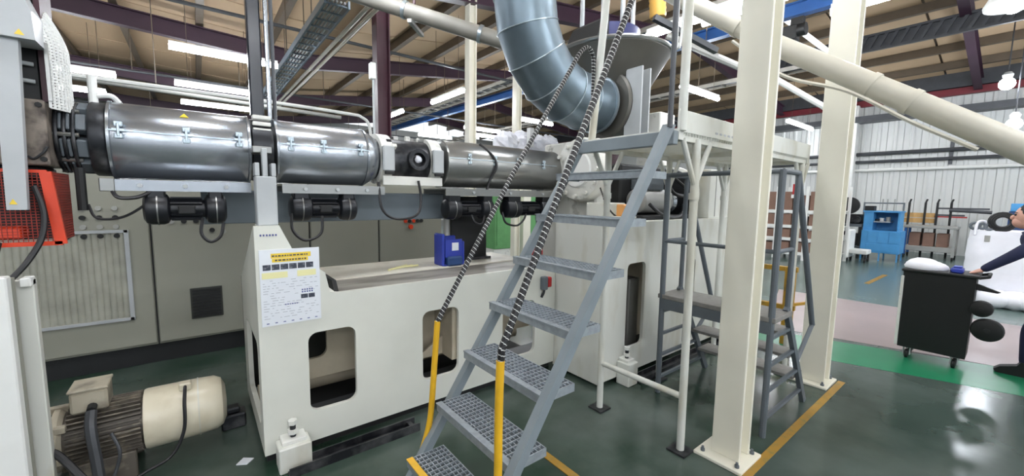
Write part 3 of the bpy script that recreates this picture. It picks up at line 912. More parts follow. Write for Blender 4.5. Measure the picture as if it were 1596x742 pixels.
blower(-.24, .14, 3.05, 1.505, 'first black twin-drum blower hanging under the first barrel')
blower(.49, .92, 3.06, 1.505, 'second black twin-drum blower hanging under the second barrel')
blower(1.66, 2.15, 3.06, 1.49, 'third black twin-drum blower hanging left under the long third barrel')
blower(2.3, 2.9, 3.06, 1.49, 'fourth black twin-drum blower hanging right under the long third barrel')
for pts, l in ((((.02, 3.0, 1.45), (.01, 2.98, 1.36), (.05, 2.97, 1.31), (.1, 2.98, 1.34), (.12, 3.0, 1.42)), 'black cable loop under the first blower'),
               (((.49, 3.0, 1.47), (.49, 2.98, 1.36), (.56, 2.97, 1.29), (.66, 2.98, 1.33), (.68, 3.0, 1.45)), 'black cable loop under the second blower'),
               (((1.08, 3.0, 1.7), (1.09, 2.97, 1.5), (1.2, 2.97, 1.42), (1.37, 2.97, 1.45), (1.42, 3.0, 1.58), (1.4, 3.0, 1.72)), 'long black cable loop below the vent section'),
               (((1.9, 3.0, 1.44), (1.93, 2.98, 1.37), (2.0, 2.98, 1.36), (2.04, 3.0, 1.43)), 'black cable loop under the third blower'),
               (((2.24, 3.0, 1.46), (2.27, 2.98, 1.36), (2.4, 2.98, 1.33), (2.5, 3.0, 1.38), (2.55, 3.02, 1.44)), 'black cable loop under the fourth blower'),
               (((-.36, 3.0, 1.62), (-.33, 2.97, 1.57), (-.26, 2.97, 1.57), (-.2, 3.0, 1.6)), 'short black cable under the left end of the first barrel'),
               (((-.45, 3.02, 1.53), (-.42, 3.0, 1.46), (-.33, 3.0, 1.46), (-.25, 3.0, 1.51), (-.2, 3.02, 1.57)), 'thin dark cable sagging from the coupling to the first barrel')):
    o = MB().tube(curve(pts, 7), .007 if 'thin' in l else .010, 6).build('cable', 'black')
    tag(o, l, 'cable')

# grey fork post
t = thing('fork_post', 'light grey forked support post between the first two barrels', 'support post', (.31, 2.76, 1.42))
MB().box(.265, .37, 2.70, 2.80, 1.415, 1.70, .006).build('post', 'lightgrey', t, smooth=30)
for x in (.265, .347):
    MB().box(x, x + .023, 2.70, 2.80, 1.70, 1.775, .003).build('prong', 'lightgrey', t, smooth=0)
MB().box(.305, .332, 2.725, 2.77, 1.70, 1.86, .003).build('tie_rod', 'lightgrey', t, smooth=0)
MB().box(.27, .37, 2.82, 2.95, 1.84, 1.88, .004).build('clamp_bar', 'steel_dark', t, smooth=0)
MB().lathe([(0, .17), (0, .2), (.11, .2), (.11, .17)], (.295, AY, AZ), (1, 0, 0), 32).build('joint_collar', 'grease', t)
for z in (1.99, 2.03, 2.07):
    MB().box(.3, .40, 3.04, 3.10, z, z + .025, .004).build('terminal', 'whiteworn', t, smooth=0)

# dark pier below barrel three
t = thing('support_pier', 'dark steel pier standing on the bed below the third barrel', 'pier', (2.05, 3.35, .985))
MB().box(1.87, 2.27, 3.3, 3.45, .985, 1.6, .005).build('pier_body', 'blackplastic', t, smooth=0)
MB().box(1.84, 2.3, 3.26, 3.5, .985, 1.01, .003).build('foot_plate', 'grease', t, smooth=0)
MB().cyl((1.82, 3.3, .985), (1.82, 3.3, 1.42), .03, 12).build('side_pipe', 'pipegrey', t)


# ------------------------------------------------------------------ die head at the left edge
t = thing('die_head', 'dark extruder die head with a worn steel plate, cut by the left edge', 'die head', (-.7, 3.1, 1.5))
MB().box(-1.0, -.565, 3.0, 3.3, 2.03, 2.75, .01).build('head_block', 'blackplastic', t, smooth=0)
MB().box(-.95, -.552, 2.93, 3.3, 1.72, 2.03, .006).build('steel_plate', mat('stained_plate', (132, 122, 112), .5, .3, scale=14, rgb2=(60, 52, 48), lo=.45, hi=.68, detail=5), t, smooth=0)
for (x, z) in ((-.57, 2.005), (-.57, 1.75)):
    MB().cyl((x, 2.935, z), (x, 2.92, z), .012, 8).build('bolt', 'dark', t)
MB().box(-1.0, -.6, 3.0, 3.3, 1.64, 1.72, .01).build('lower_block', 'dark', t, smooth=0)
MB().box(-.565, -.545, 2.98, 3.2, 2.03, 2.75).build('maroon_edge', 'maroon', t, smooth=0)
for z in (2.2, 2.12, 2.3):
    MB().cyl((-.585, 2.99, z), (-.63, 2.975, z), .01, 8).build('screw', 'lightgrey', t)
b = thing('grey_hood', 'pale grey steel hood with yellow warning sticker at the upper left corner', 'hood', (-.63, 2.85, 2.27))
MB().prism([(-.80, 2.27), (-.535, 2.27), (-.54, 2.40), (-.575, 2.50), (-.64, 2.56), (-.80, 2.56)], 'xz', 2.80, 2.98).build('shell', 'lightgrey', b, smooth=0)
MB().prism([(-.595, 2.283), (-.565, 2.283), (-.58, 2.308)], 'xz', 2.798, 2.80).build('warning_sticker', 'inkyellow', b, smooth=0)
b = thing('grey_strut', 'pale grey vertical channel strut hanging in front of the die head', 'strut', (-.65, 2.87, 1.5))
MB().prism([(-.67, 2.28), (-.592, 2.28), (-.618, 1.51), (-.68, 1.51)], 'xz', 2.83, 2.87).build('channel', 'lightgrey', b, smooth=0)
MB().prism([(-.67, 1.535), (-.645, 1.535), (-.658, 1.56)], 'xz', 2.828, 2.83).build('warning_sticker', 'inkyellow', b, smooth=0)
# perforated guard
t = thing('perforated_guard', 'bright perforated sheet guard curving up beside the die head', 'guard', (-.5, 3.0, 2.0))
m = MB()
nz, ny = 34, 10
for i in range(nz + 1):
    z = 2.0 + i * .0145
    off = -.07 * max(0, (i - 20) / 14) ** 1.5
    p = [Vector((-.535 + off + .05 * math.sin(j / ny * 2.2), 2.95 + .02 * j, z)) for j in range(ny + 1)]
    for j in range(ny):
        m.bar(p[j], p[j + 1], .004, .007)
for j in range(ny + 1):
    for i in range(0, nz):
        o1 = -.07 * max(0, (i - 20) / 14) ** 1.5
        o2 = -.07 * max(0, (i + 1 - 20) / 14) ** 1.5
        x = -.535 + .05 * math.sin(j / ny * 2.2)
        m.bar((x + o1, 2.95 + .02 * j, 2.0 + i * .0145), (x + o2, 2.95 + .02 * j, 2.0 + (i + 1) * .0145), .004, .01)
m.build('perforated_sheet', 'white', t, smooth=0)['kind'] = 'stuff'
MB().box(-.538, -.526, 2.94, 2.96, 2.03, 2.3).build('edge_strip', 'steel_dark', t, smooth=0)
# orange mesh guard below the head
t = thing('mesh_guard', 'orange-red wire mesh guard box below the die head', 'guard', (-.7, 2.95, 1.33))
MB().bar((-.565, 2.9, 1.69), (-.535, 2.9, 1.34), .02, .04).build('corner_post', 'orange', t, smooth=0)
MB().bar((-.95, 2.9, 1.345), (-.53, 2.9, 1.345), .02, .02).build('rail', 'orange', t, smooth=0)
MB().bar((-.95, 2.9, 1.69), (-.56, 2.9, 1.69), .015, .015).build('rail', 'orange', t, smooth=0)
MB().box(-.86, -.655, 2.9, 3.0, 1.37, 1.43, .01).build('pan', 'orange', t, smooth=0)
m = MB()
for i in range(26):
    x = -.95 + i * .0155
    m.bar((x, 2.9, 1.35), (x, 2.9, 1.69), .003, .003)
    m.bar((-.95, 2.9, 1.35 + i * .0135), (-.55, 2.9, 1.35 + i * .0135), .003, .003)
    y = 2.9 + i * .014
    m.bar((-.55, y, 1.35), (-.55, y, 1.69), .003, .003)
    m.bar((-.55, 2.9, 1.35 + i * .0135), (-.55, 3.25, 1.35 + i * .0135), .003, .003)
m.build('wire_mesh', mat('mesh_red', (150, 52, 40), .5, .2, var=.1), t, smooth=0)['kind'] = 'stuff'
MB().box(-.95, -.57, 3.0, 3.25, 1.36, 1.66).build('inner_block', 'dark', t, smooth=0)
for pts, l in ((((-.6, 2.88, 1.62), (-.575, 2.86, 1.5), (-.585, 2.84, 1.38), (-.63, 2.8, 1.27), (-.68, 2.74, 1.19)), 'thick black hose dropping from the orange guard to the white cabinet'),
               (((-.72, 2.85, 1.36), (-.73, 2.82, 1.28), (-.735, 2.78, 1.2)), 'black cable entering the white cabinet top at the left edge'),
               (((-.62, 2.925, 1.76), (-.6, 2.92, 1.75), (-.57, 2.92, 1.78), (-.555, 2.925, 1.81)), 'thin black wire across the stained steel plate')):
    o = MB().tube(curve(pts, 8), .006 if 'thin' in l else .012, 8).build('hose', 'black')
    tag(o, l, 'hose')

# white cabinet in the lower left corner
t = thing('white_cabinet', 'white painted steel cabinet in the lower left corner of the view', 'cabinet', (-.9, 2.75, 0))
MB().box(-1.3, -.648, 2.60, 2.66, 0, 1.235, .006).build('front_panel', 'white', t, smooth=0)
MB().box(-1.3, -.648, 2.66, 2.70, .0, 1.22).build('shaded_side_web', 'cab', t, smooth=0)  # enclosure grey on a white cabinet: the side's shade is painted in
MB().box(-1.3, -.605, 2.74, 2.79, 0, 1.2, .004).build('rear_flange', 'cream_dirty', t, smooth=0)
MB().box(-.64, -.605, 2.71, 2.78, 1.17, 1.21, .004).build('top_cap', 'white', t, smooth=0)

# ------------------------------------------------------------------ electric motor on the floor
t = thing('electric_motor', 'big cream and dusty grey electric motor lying on the floor', 'motor', (-.3, 3.1, 0))
MY, MZ = 3.1, .262
MB().lathe([(0, .168), (.012, .172), (.25, .170), (.33, .165), (.365, .145), (.385, .10), (.39, .0)], (-.305, MY, MZ), (1, 0, 0), 44, caps=False).build('fan_cowl', 'motorcream', t)
MB().lathe([(0, .1715), (0, .1735), (.006, .1735), (.006, .1715)], (-.06, MY, MZ), (1, 0, 0), 44, caps=False).build('cowl_band', 'cream_dirty', t)
MB().cyl((-.62, MY, MZ), (-.3, MY, MZ), .14, 32).build('stator_body', 'motordark', t)
for k in range(40):
    th = 2 * math.pi * k / 40
    c = Vector((-.46, MY + .153 * math.cos(th), MZ + .153 * math.sin(th)))
    MB().obox(c, (Vector((1, 0, 0)), Vector((0, math.cos(th), math.sin(th))), Vector((0, -math.sin(th), math.cos(th)))), (.145, .017, .0035)).build('cooling_fin', 'motordark', t, smooth=0)
MB().lathe([(0, .11), (.02, .165), (.045, .165), (.06, .145)], (-.68, MY, MZ), (1, 0, 0), 32).build('end_flange', 'motorworn', t)
for a in range(0, 360, 60):
    th = math.radians(a + 20)
    MB().box(-.70, -.6, MY + .16 * math.cos(th) - .018, MY + .16 * math.cos(th) + .018, MZ + .16 * math.sin(th) - .018, MZ + .16 * math.sin(th) + .018, .004).build('flange_lug', 'motorworn', t, smooth=0)
b = MB().box(-.585, -.44, MY - .11, MY + .06, MZ + .155, MZ + .275, .012).build('terminal_box', 'motorworn', t, smooth=30)
MB().box(-.59, -.435, MY - .115, MY + .065, MZ + .275, MZ + .29, .004).build('lid', 'motorworn', b, smooth=30)
MB().cyl((-.5, MY - .11, MZ + .19), (-.5, MY - .15, MZ + .18), .02, 10).build('cable_gland', 'dark', b)
MB().box(-.145, -.085, MY - .09, MY - .03, MZ + .15, MZ + .195, .006).build('sensor_box', 'motorcream', t, smooth=30)
for yy in (MY - .16, MY + .12):
    MB().box(-.60, -.34, yy, yy + .04, 0, .16, .006).build('foot', 'motordark', t, smooth=30)
for pts, r, m_, l in ((((-.5, 2.95, .44), (-.5, 2.9, .36), (-.485, 2.87, .2), (-.47, 2.84, .02)), .024, 'darkpipe', 'thick grey cable running down from the motor terminal box'),
                      (((-.66, 2.80, .36), (-.6, 2.78, .33), (-.52, 2.72, .22), (-.44, 2.66, .1), (-.38, 2.6, .015)), .016, 'black', 'black hose looping to the floor in front of the motor'),
                      (((-.115, 3.03, .45), (-.12, 2.93, .38), (-.13, 2.9, .22), (-.19, 2.88, .1), (-.3, 2.86, .06), (-.42, 2.84, .02)), .009, 'black', 'thin black cable hanging from the motor fan cowl'),
                      (((-.43, 2.93, .3), (-.4, 2.9, .2), (-.42, 2.9, .1), (-.45, 2.86, .02)), .008, 'darkpipe', 'thin grey wire beside the finned motor body')):
    o = MB().tube(curve(pts, 8), r, 8).build('cable', m_)
    tag(o, l, 'cable')
t = thing('motor_mount', 'rusty cream mounting block left of the floor motor', 'mount', (-.7, 3.0, 0))
MB().prism([(-.82, 0), (-.645, 0), (-.645, .1), (-.68, .14), (-.72, .38), (-.82, .38)], 'xz', 2.9, 3.2).build('block', 'cream_dirty', t, smooth=0)
MB().box(-.66, -.62, 2.88, 2.94, 0, .1, .004).build('lug', 'motordark', t, smooth=0)

# ------------------------------------------------------------------ electrical enclosures behind the bed
def enclosure(x0, x1, label, extra=None):
    y = 4.88
    t = thing('electrical_enclosure', label, 'cabinet', ((x0 + x1) / 2, y + .3, 0))
    MB().box(x0 + .004, x1 - .004, y + .02, y + .6, .18, 2.0, .004).build('body', 'cab', t, smooth=0)
    MB().box(x0, x1, y + .05, y + .55, 0, .18).build('plinth', 'plinth', t, smooth=0)
    MB().box(x0 + .012, x1 - .012, y, y + .02, .2, 1.985, .004).build('door', 'cab', t, smooth=0)
    MB().box(x0 - .004, x0 + .004, y + .015, y + .5, .18, 2.0).build('seal', 'dark', t, smooth=0)
    return t


y = 4.88
t = enclosure(-2.6, -1.62, 'grey-green electrical enclosure behind the white cabinet at the far left')
t = enclosure(-1.62, -.35, 'grey-green enclosure with a ribbed window and rows of push buttons')
wf = MB()
for (x0, x1, z0, z1) in ((-1.52, -.5, .45, .475), (-1.52, -.5, 1.24, 1.265), (-1.52, -1.49, .45, 1.265), (-.525, -.495, .45, 1.265)):
    wf.box(x0, x1, y - .02, y, z0, z1)
wf.build('window_frame', 'lightgrey', t, smooth=0)
pn = MB()
for i in range(24):
    x = -1.49 + i * .0402
    pn.lathe([(0, .03), (.765, .03)], (x + .02, y + .019, .475), (0, 0, 1), 12)
pn.build('ribbed_window', 'poly', t, smooth=60)['kind'] = 'stuff'
for i in range(4):
    for j in range(4):
        z = 1.215 + j * .08
        x = -.87 + i * .1
        MB().cyl((x, y, z), (x, y - .02, z), .02, 10).build('push_button', ['dark', 'pipegrey'][j % 2], t)
t = enclosure(-.35, .97, 'grey-green enclosure with a dark square vent, behind the first blower')
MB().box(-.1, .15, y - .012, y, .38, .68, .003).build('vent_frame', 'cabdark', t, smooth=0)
for k in range(9):
    MB().box(-.085, .135, y - .02, y - .01, .395 + k * .031, .415 + k * .031).build('louvre', 'dark', t, smooth=0)
for i, (x, z) in enumerate([(-.2 + .09 * (i % 3), 1.33 - .02 * (i // 3)) for i in range(3)] + [(.13, 1.34), (.1, 1.24), (.22, 1.32), (.19, 1.22), (.05, 1.34), (.36, 1.36), (.45, 1.36)]):
    MB().cyl((x, y, z), (x, y - .02, z), .022, 10).build('push_button', 'dark' if i % 3 else 'pipegrey', t)
t = enclosure(.97, 1.75, 'plain grey-green enclosure door right of the poster')
t = enclosure(1.75, 2.62, 'grey-green enclosure with a row of orange push buttons')
for i in range(5):
    MB().cyl((2.09 + i * .055, y, 1.275), (2.09 + i * .055, y - .02, 1.275), .022, 10).build('push_button', ['orange', 'dark', 'orange', 'dark', 'dark'][i], t)
MB().cyl((2.16, y, 1.20), (2.16, y - .025, 1.20), .03, 12).build('stop_button', 'orange', t)

# ------------------------------------------------------------------ drive housing (cream box, nearer the camera than the bed)
t = thing('drive_housing', 'tall cream drive housing with two slot windows behind the staircase', 'machine base', (3.7, 2.8, 0))
MB().prism([(2.59, .05), (5.0, .05), (5.0, 1.4), (2.59, 1.4)], 'xz', 2.06, 2.09, [rrect(2.9, 3.17, .28, 1.04, .05), rrect(3.88, 4.07, .1, 1.0, .05)]).build('front_panel', 'cream_dirty', t, smooth=30)
MB().box(2.57, 2.6, 2.06, 2.62, .03, 1.4, .004).build('end_panel', 'cream_dirty', t, smooth=0)
MB().box(2.6, 5.0, 2.09, 2.62, 1.37, 1.4).build('top_plate', 'cream_dirty', t, smooth=0)
MB().box(5.0, 5.02, 2.06, 2.62, .03, 1.4).build('far_panel', 'cream_dirty', t, smooth=0)
MB().box(2.62, 4.98, 2.12, 2.6, 0, .05).build('plinth', 'dark', t, smooth=0)
MB().box(2.6, 5.0, 2.6, 2.62, .03, 1.37).build('inner_wall', 'inside', t, smooth=0)
MB().box(3.28, 3.44, 2.3, 2.5, .1, .82, .01).build('inner_box', 'pipegrey', t, smooth=0)
# drive cabinet on top, right
t = thing('motor_cabinet', 'pale cabinet on top of the drive housing under the landing', 'cabinet', (4.6, 2.5, 1.4))
MB().box(4.36, 5.0, 2.1, 2.62, 1.4, 1.93, .006).build('body', 'cream_dirty', t, smooth=0)
for x in (4.5, 4.75):
    MB().box(x - .004, x + .004, 2.095, 2.1, 1.42, 1.9).build('door_gap', 'pipegrey', t, smooth=0)
# red isolator on the end panel
t = thing('isolator_switch', 'grey isolator switch with red side on the bed panel behind the stairs', 'switch', (2.42, 2.58, .78))
MB().box(2.37, 2.43, 2.55, 2.6, .78, .9, .008).build('box', 'greydark', t, smooth=30)
MB().box(2.43, 2.48, 2.555, 2.6, .80, .89, .008).build('handle', 'red', t, smooth=30)
MB().tube(curve([(2.41, 2.58, .79), (2.40, 2.58, .75), (2.385, 2.59, .71)], 5), .012, 6).build('cable', 'black', t)

# round feed flange and housing at barrel end
t = thing('feed_housing', 'white round bolted flange housing at the end of the third barrel', 'gear housing', (3.1, 2.8, 1.4))
MB().lathe([(0, .25), (.01, .30), (.05, .32), (.14, .32), (.16, .30), (.16, .2), (.28, .2)], (3.0, 2.78, 1.885), (1, 0, 0), 40).build('flange', 'whiteworn', t)
MB().lathe([(0, .0), (0, .17), (.02, .19)], (2.985, 2.78, 1.885), (1, 0, 0), 32, caps=False).build('cover', 'white', t)
for a in range(0, 360, 30):
    th = math.radians(a)
    c = (2.995, 2.78 + .265 * math.cos(th), 1.885 + .265 * math.sin(th))
    MB().cyl(c, (c[0] - .03, c[1], c[2]), .022, 6).build('bolt', 'whiteworn', t, smooth=0)
MB().box(3.16, 3.36, 2.66, 3.45, 0, 2.2, .02).build('body', 'whiteworn', t, smooth=30)
MB().box(3.02, 3.3, 2.40, 2.66, 1.4, 1.56, .01).build('saddle', 'cream_dirty', t, smooth=30)
t = thing('orange_valve', 'small orange valve box below the round white flange', 'valve', (3.0, 2.3, 1.4))
MB().box(3.02, 3.10, 2.22, 2.3, 1.44, 1.55, .008).build('valve_body', mat('pale_orange', (222, 158, 92), .5, 0, var=.08), t, smooth=30)
MB().box(3.035, 3.085, 2.205, 2.22, 1.47, 1.52, .004).build('dial', 'ochre', t, smooth=0)
MB().box(3.0, 3.2, 2.2, 2.32, 1.4, 1.44, .004).build('bracket', 'whiteworn', t, smooth=0)
o = MB().tube(curve([(3.03, 2.5, 1.7), (3.0, 2.4, 1.55), (3.03, 2.34, 1.46), (3.08, 2.3, 1.42)], 8), .008, 6).build('cable', 'black')
tag(o, 'thin black cable drooping below the round white flange', 'cable')

# drive motor assembly on top of the housing
t = thing('drive_motor', 'greasy dark drive motor with belt guard under the landing', 'motor', (3.8, 2.45, 1.4))
MB().lathe([(0, .08), (.02, .12), (.5, .12), (.54, .09)], (3.42, 2.38, 1.58), (1, 0, 0), 28).build('motor_body', 'pipegrey', t)
MB().lathe([(0, .11), (.03, .13), (.06, .12)], (3.95, 2.38, 1.58), (1, 0, 0), 28).build('motor_end', 'steel', t)
MB().box(3.5, 3.8, 2.3, 2.5, 1.69, 1.85, .012).build('terminal_box', 'greydark', t, smooth=30)
MB().box(3.34, 4.2, 2.5, 2.64, 1.4, 1.95, .02).build('gear_case', 'dark', t, smooth=30)
MB().lathe([(0, .2), (.01, .27), (.08, .27), (.1, .22)], (4.12, 2.42, 1.64), (1, 0, 0), 36).build('belt_guard', 'blackplastic', t)
MB().lathe([(0, .27), (.02, .30), (.05, .30), (.07, .27)], (4.22, 2.46, 1.66), (1, 0, 0), 36).build('guard_rim', 'cream_dirty', t)
MB().box(3.3, 4.28, 2.2, 2.6, 1.4, 1.44, .004).build('base_plate', 'dark', t, smooth=0)
for k, pts in enumerate((((3.7, 2.22, 1.88), (3.85, 2.2, 1.8), (4.05, 2.2, 1.72), (4.2, 2.24, 1.68)), ((3.8, 2.24, 1.9), (3.95, 2.2, 1.86), (4.1, 2.2, 1.76), (4.22, 2.25, 1.7)),
                         ((3.4, 2.2, 1.55), (3.55, 2.17, 1.46), (3.8, 2.17, 1.42), (4.0, 2.2, 1.46), (4.1, 2.24, 1.55)), ((3.7, 2.2, 1.75), (3.78, 2.17, 1.66), (3.98, 2.17, 1.64), (4.12, 2.2, 1.7)))):
    MB().tube(curve(pts, 7), .018, 8).build('hose', 'black', t)

# white wrapped bale behind the third barrel
t = thing('insulation_wrap', 'crumpled white insulation wrap piled behind the long third barrel', 'wrap', (3.3, 3.9, 1.4))
m = MB()
random.seed(3)
for i in range(9):
    m.sph((2.9 + .13 * i, 3.85 + random.uniform(-.05, .05), 2.05 + random.uniform(0, .28)), random.uniform(.14, .2), 16, 12, (1, .8, 1.0), .13)
m.build('wrap', 'bag', t, smooth=0)
MB().box(2.8, 4.1, 3.72, 4.05, 1.78, 2.1, .01).build('pallet_box', 'whiteworn', t, smooth=0)
for x in (3.5, 4.05):
    MB().box(x - .03, x + .03, 3.85, 3.91, 0, 1.78).build('leg', 'greydark', t, smooth=0)
MB().box(3.13, 3.19, 3.66, 3.72, 2.2, 2.42).build('white_peg', 'white', t, smooth=0)

# ------------------------------------------------------------------ galvanised elbow duct and hopper
t = thing('elbow_duct', 'large galvanised segmented elbow duct bending towards the hopper', 'duct', (2.9, 3.0, 2.33))
DR = .285
DY = 3.0
Rb = .80
cpts = [Vector((2.47, DY, 4.6)), Vector((2.47, DY, 3.42))]
for k in range(1, 6):
    a = math.radians(18 * k)
    cpts.append(Vector((2.47 + Rb * (1 - math.cos(a)), DY, 3.42 - Rb * math.sin(a))))
cpts.append(Vector((3.55, DY, 2.62)))


def plane_ring(i, r, n=40):
    p = cpts[i]
    d0 = (cpts[i] - cpts[i - 1]).normalized() if i else (cpts[1] - cpts[0]).normalized()
    d1 = (cpts[i + 1] - cpts[i]).normalized() if i < len(cpts) - 1 else d0
    d = (d0 + d1).normalized()
    y = Vector((0, 1, 0))
    x = y.cross(d)
    s_ = 1 / max(.7, d.dot(d0))
    return [p + (x * math.cos(2 * math.pi * j / n) * s_ + y * math.sin(2 * math.pi * j / n)) * r for j in range(n)]


for i in range(len(cpts) - 1):
    A, B = plane_ring(i, DR), plane_ring(i + 1, DR)
    n = len(A)
    m = MB().add(A + B, [(j, (j + 1) % n, n + (j + 1) % n, n + j) for j in range(n)])
    m.build('duct_segment', 'galv', t, smooth=60)
for i in range(1, len(cpts) - 1):
    A = plane_ring(i, DR + .004)
    m = MB().tube(A + [A[0]], .0055, 6, caps=False)
    m.build('seam_ring', 'galv_seam', t)
MB().lathe([(0, DR), (0, DR + .012), (.05, DR + .012), (.05, DR)], (2.47, DY, 3.42), (0, 0, 1), 40, caps=False).build('clamp_band', 'galv_seam', t)
MB().lathe([(0, DR), (0, DR + .02), (.03, DR + .02), (.03, DR)], (3.50, DY, 2.62), (1, 0, 0), 40, caps=False).build('end_flange', 'galv_seam', t)

t = thing('feed_hopper', 'conical grey steel feed hopper with rolled rim above the landing', 'hopper', (4.1, 3.1, 2.3))
HX, HY = 3.88, 3.1
MB().lathe([(0, .16), (.1, .16), (.9, .64), (.94, .64), (.94, .61), (.9, .61), (.16, .15)], (HX, HY, 2.3), (0, 0, 1), 48, caps=False).build('cone', 'hop', t, smooth=30)
MB().tube([Vector((HX + .645 * math.cos(a * math.pi / 24), HY + .645 * math.sin(a * math.pi / 24), 3.23)) for a in range(49)], .022, 8, caps=False).build('rim', 'steel_dark', t)
MB().cyl((HX, HY, 1.93), (HX, HY, 2.32), .15, 24).build('outlet', 'maroon', t)
MB().lathe([(0, .36), (.02, .38), (.2, .38), (.22, .36), (.22, .1)], (3.58, 2.98, 2.62), (1, 0, 0), 40).build('blower_drum', 'hop', t)
for x in (3.62, 3.76):
    MB().box(x, x + .02, 2.5, 2.7, 2.1, 2.95, .003).build('stiffener_plate', 'lightgrey', t, smooth=0)
MB().cyl((HX - .1, HY, 3.22), (HX - .1, HY, 3.46), .36, 32).build('filter_lid', mat('lid_blue', (38, 44, 98), .5, 0, var=.1), t)
MB().lathe([(0, .37), (0, .39), (.05, .39), (.05, .37)], (HX - .1, HY, 3.2), (0, 0, 1), 32, caps=False).build('lid_band', 'steel', t)
for a in (150, 210, 250, 330):
    th = math.radians(a)
    x, y_ = HX - .1 + .3 * math.cos(th), HY + .3 * math.sin(th)
    MB().cyl((x, y_, 3.45), (x, y_, 5.2), .025, 10).build('stand_pipe', 'lightgrey', t)
MB().bar((HX + .2, HY - .4, 3.6), (HX + .95, HY - .75, 3.32), .06, .06).build('brace', 'darkpipe', t, smooth=0)
MB().prism([(HX - .58, 3.23), (HX - .38, 3.23), (HX - .38, 3.52), (HX - .46, 3.46)], 'xz', HY - .25, HY + .2).build('hood_plate', 'dark', t, smooth=0)
MB().box(4.3, 4.62, 2.7, 3.0, 2.0, 2.62, .01).build('hopper_stand', 'whiteworn', t, smooth=0)
pts = curve([(4.1, 2.75, 4.6), (4.15, 2.74, 4.1), (4.2, 2.73, 3.64)], 16)
o = MB().tube(pts, [.085 + .008 * (i % 2) for i in range(len(pts))], 16).build('feed_hose', 'ochre')
tag(o, 'ochre corrugated hose hanging above the hopper', 'hose')

# ------------------------------------------------------------------ grating staircase
SY0, SY1 = 1.235, 1.885
SL = 1.48
t = thing('steel_staircase', 'steep grey grating staircase climbing to the landing', 'staircase', (1.5, 1.55, 0))


def stringer(y0, y1, xm, zm, zb, zt):
    w = .056
    xb, xt = xm + (zb - zm) / SL, xm + (zt - zm) / SL
    return MB().prism([(xb - w / 2, zb), (xt - w / 2, zt), (xt + w / 2, zt), (xb + w / 2, zb)], 'xz', y0, y1).build('stringer', 'grey', t, smooth=0)


stringer(1.19, 1.235, 1.515, 1.25, 0, 2.0)
stringer(1.885, 1.93, 1.62, 1.25, 0, 2.0)
for k in range(7):
    xf, z = .80 + .1735 * k, .215 + .256 * k
    D = .215
    tr = MB()
    tr.box(xf, xf + .006, SY0, SY1, z - .04, z).box(xf + D - .006, xf + D, SY0, SY1, z - .035, z)
    tr.box(xf, xf + D, SY0, SY0 + .006, z - .04, z).box(xf, xf + D, SY1 - .006, SY1, z - .04, z)
    tr = tr.build('tread', 'grate', t, smooth=0)
    gr = MB()
    for i in range(1, 9):
        x = xf + D * i / 9
        gr.box(x - .0022, x + .0022, SY0 + .006, SY1 - .006, z - .03, z - .001)
    for j in range(1, 20):
        y = SY0 + (SY1 - SY0) * j / 20
        gr.box(xf + .006, xf + D - .006, y - .003, y + .003, z - .010, z + .001)
    gr.build('grating_bars', 'grate', tr, smooth=0)['kind'] = 'stuff'
    nose = MB().box(xf - .004, xf + .03, SY0, SY1, z - .002, z + .004).build('nosing', 'yellow' if k == 0 else 'grate', tr, smooth=0)
MB().box(2.05, 2.097, 1.2, 1.93, 1.90, 1.975, .004).build('top_beam', 'grey', t, smooth=0)


# handrails: yellow post, then a rail wrapped in black and white tape
def spiral(k, i):
    return 1 if (k + i) % 8 == 0 else 0


def rail(pts_post, pts_rail, label):
    t = thing('stair_handrail', label, 'handrail', pts_post[0])
    MB().tube(pts_post, .0165, 12).build('yellow_post', 'yellow', t)
    p = [Vector(q) for q in pts_rail]
    out = []
    for a, b in zip(p[:-1], p[1:]):
        n = max(1, int((b - a).length / .0027))
        out += [a.lerp(b, q / n) for q in range(n)]
    out.append(p[-1])
    MB().tube(out, .0145, 8, spiral=spiral).build('taped_rail', ['black', 'white'], t)
    return t


rail(curve([(.80, 1.19, .21), (.845, 1.17, .32), (.862, 1.165, .40), (.865, 1.165, .8), (.87, 1.165, .985)], 4),
     [(.87, 1.165, .97), (.875, 1.165, 1.03), (.90, 1.165, 1.08)] + [(1.2, 1.17, 1.70), (1.6, 1.175, 2.5), (1.85, 1.18, 3.0), (2.1, 1.18, 3.5)], 'right staircase handrail, yellow foot and black and white taped rail')
rail(curve([(.90, 1.94, .16), (.94, 1.94, .27), (.965, 1.935, .40), (.985, 1.925, .7), (1.0, 1.92, .92)], 4),
     [(1.0, 1.92, .91), (1.02, 1.92, .95)] + [(1.51, 1.92, 1.74)] + curve([(2.02, 1.92, 2.50), (2.08, 1.92, 2.58), (2.14, 1.92, 2.62), (2.19, 1.92, 2.59), (2.21, 1.92, 2.50), (2.215, 1.92, 2.06)], 5), 'left staircase handrail, yellow foot and taped rail looping back at the top')

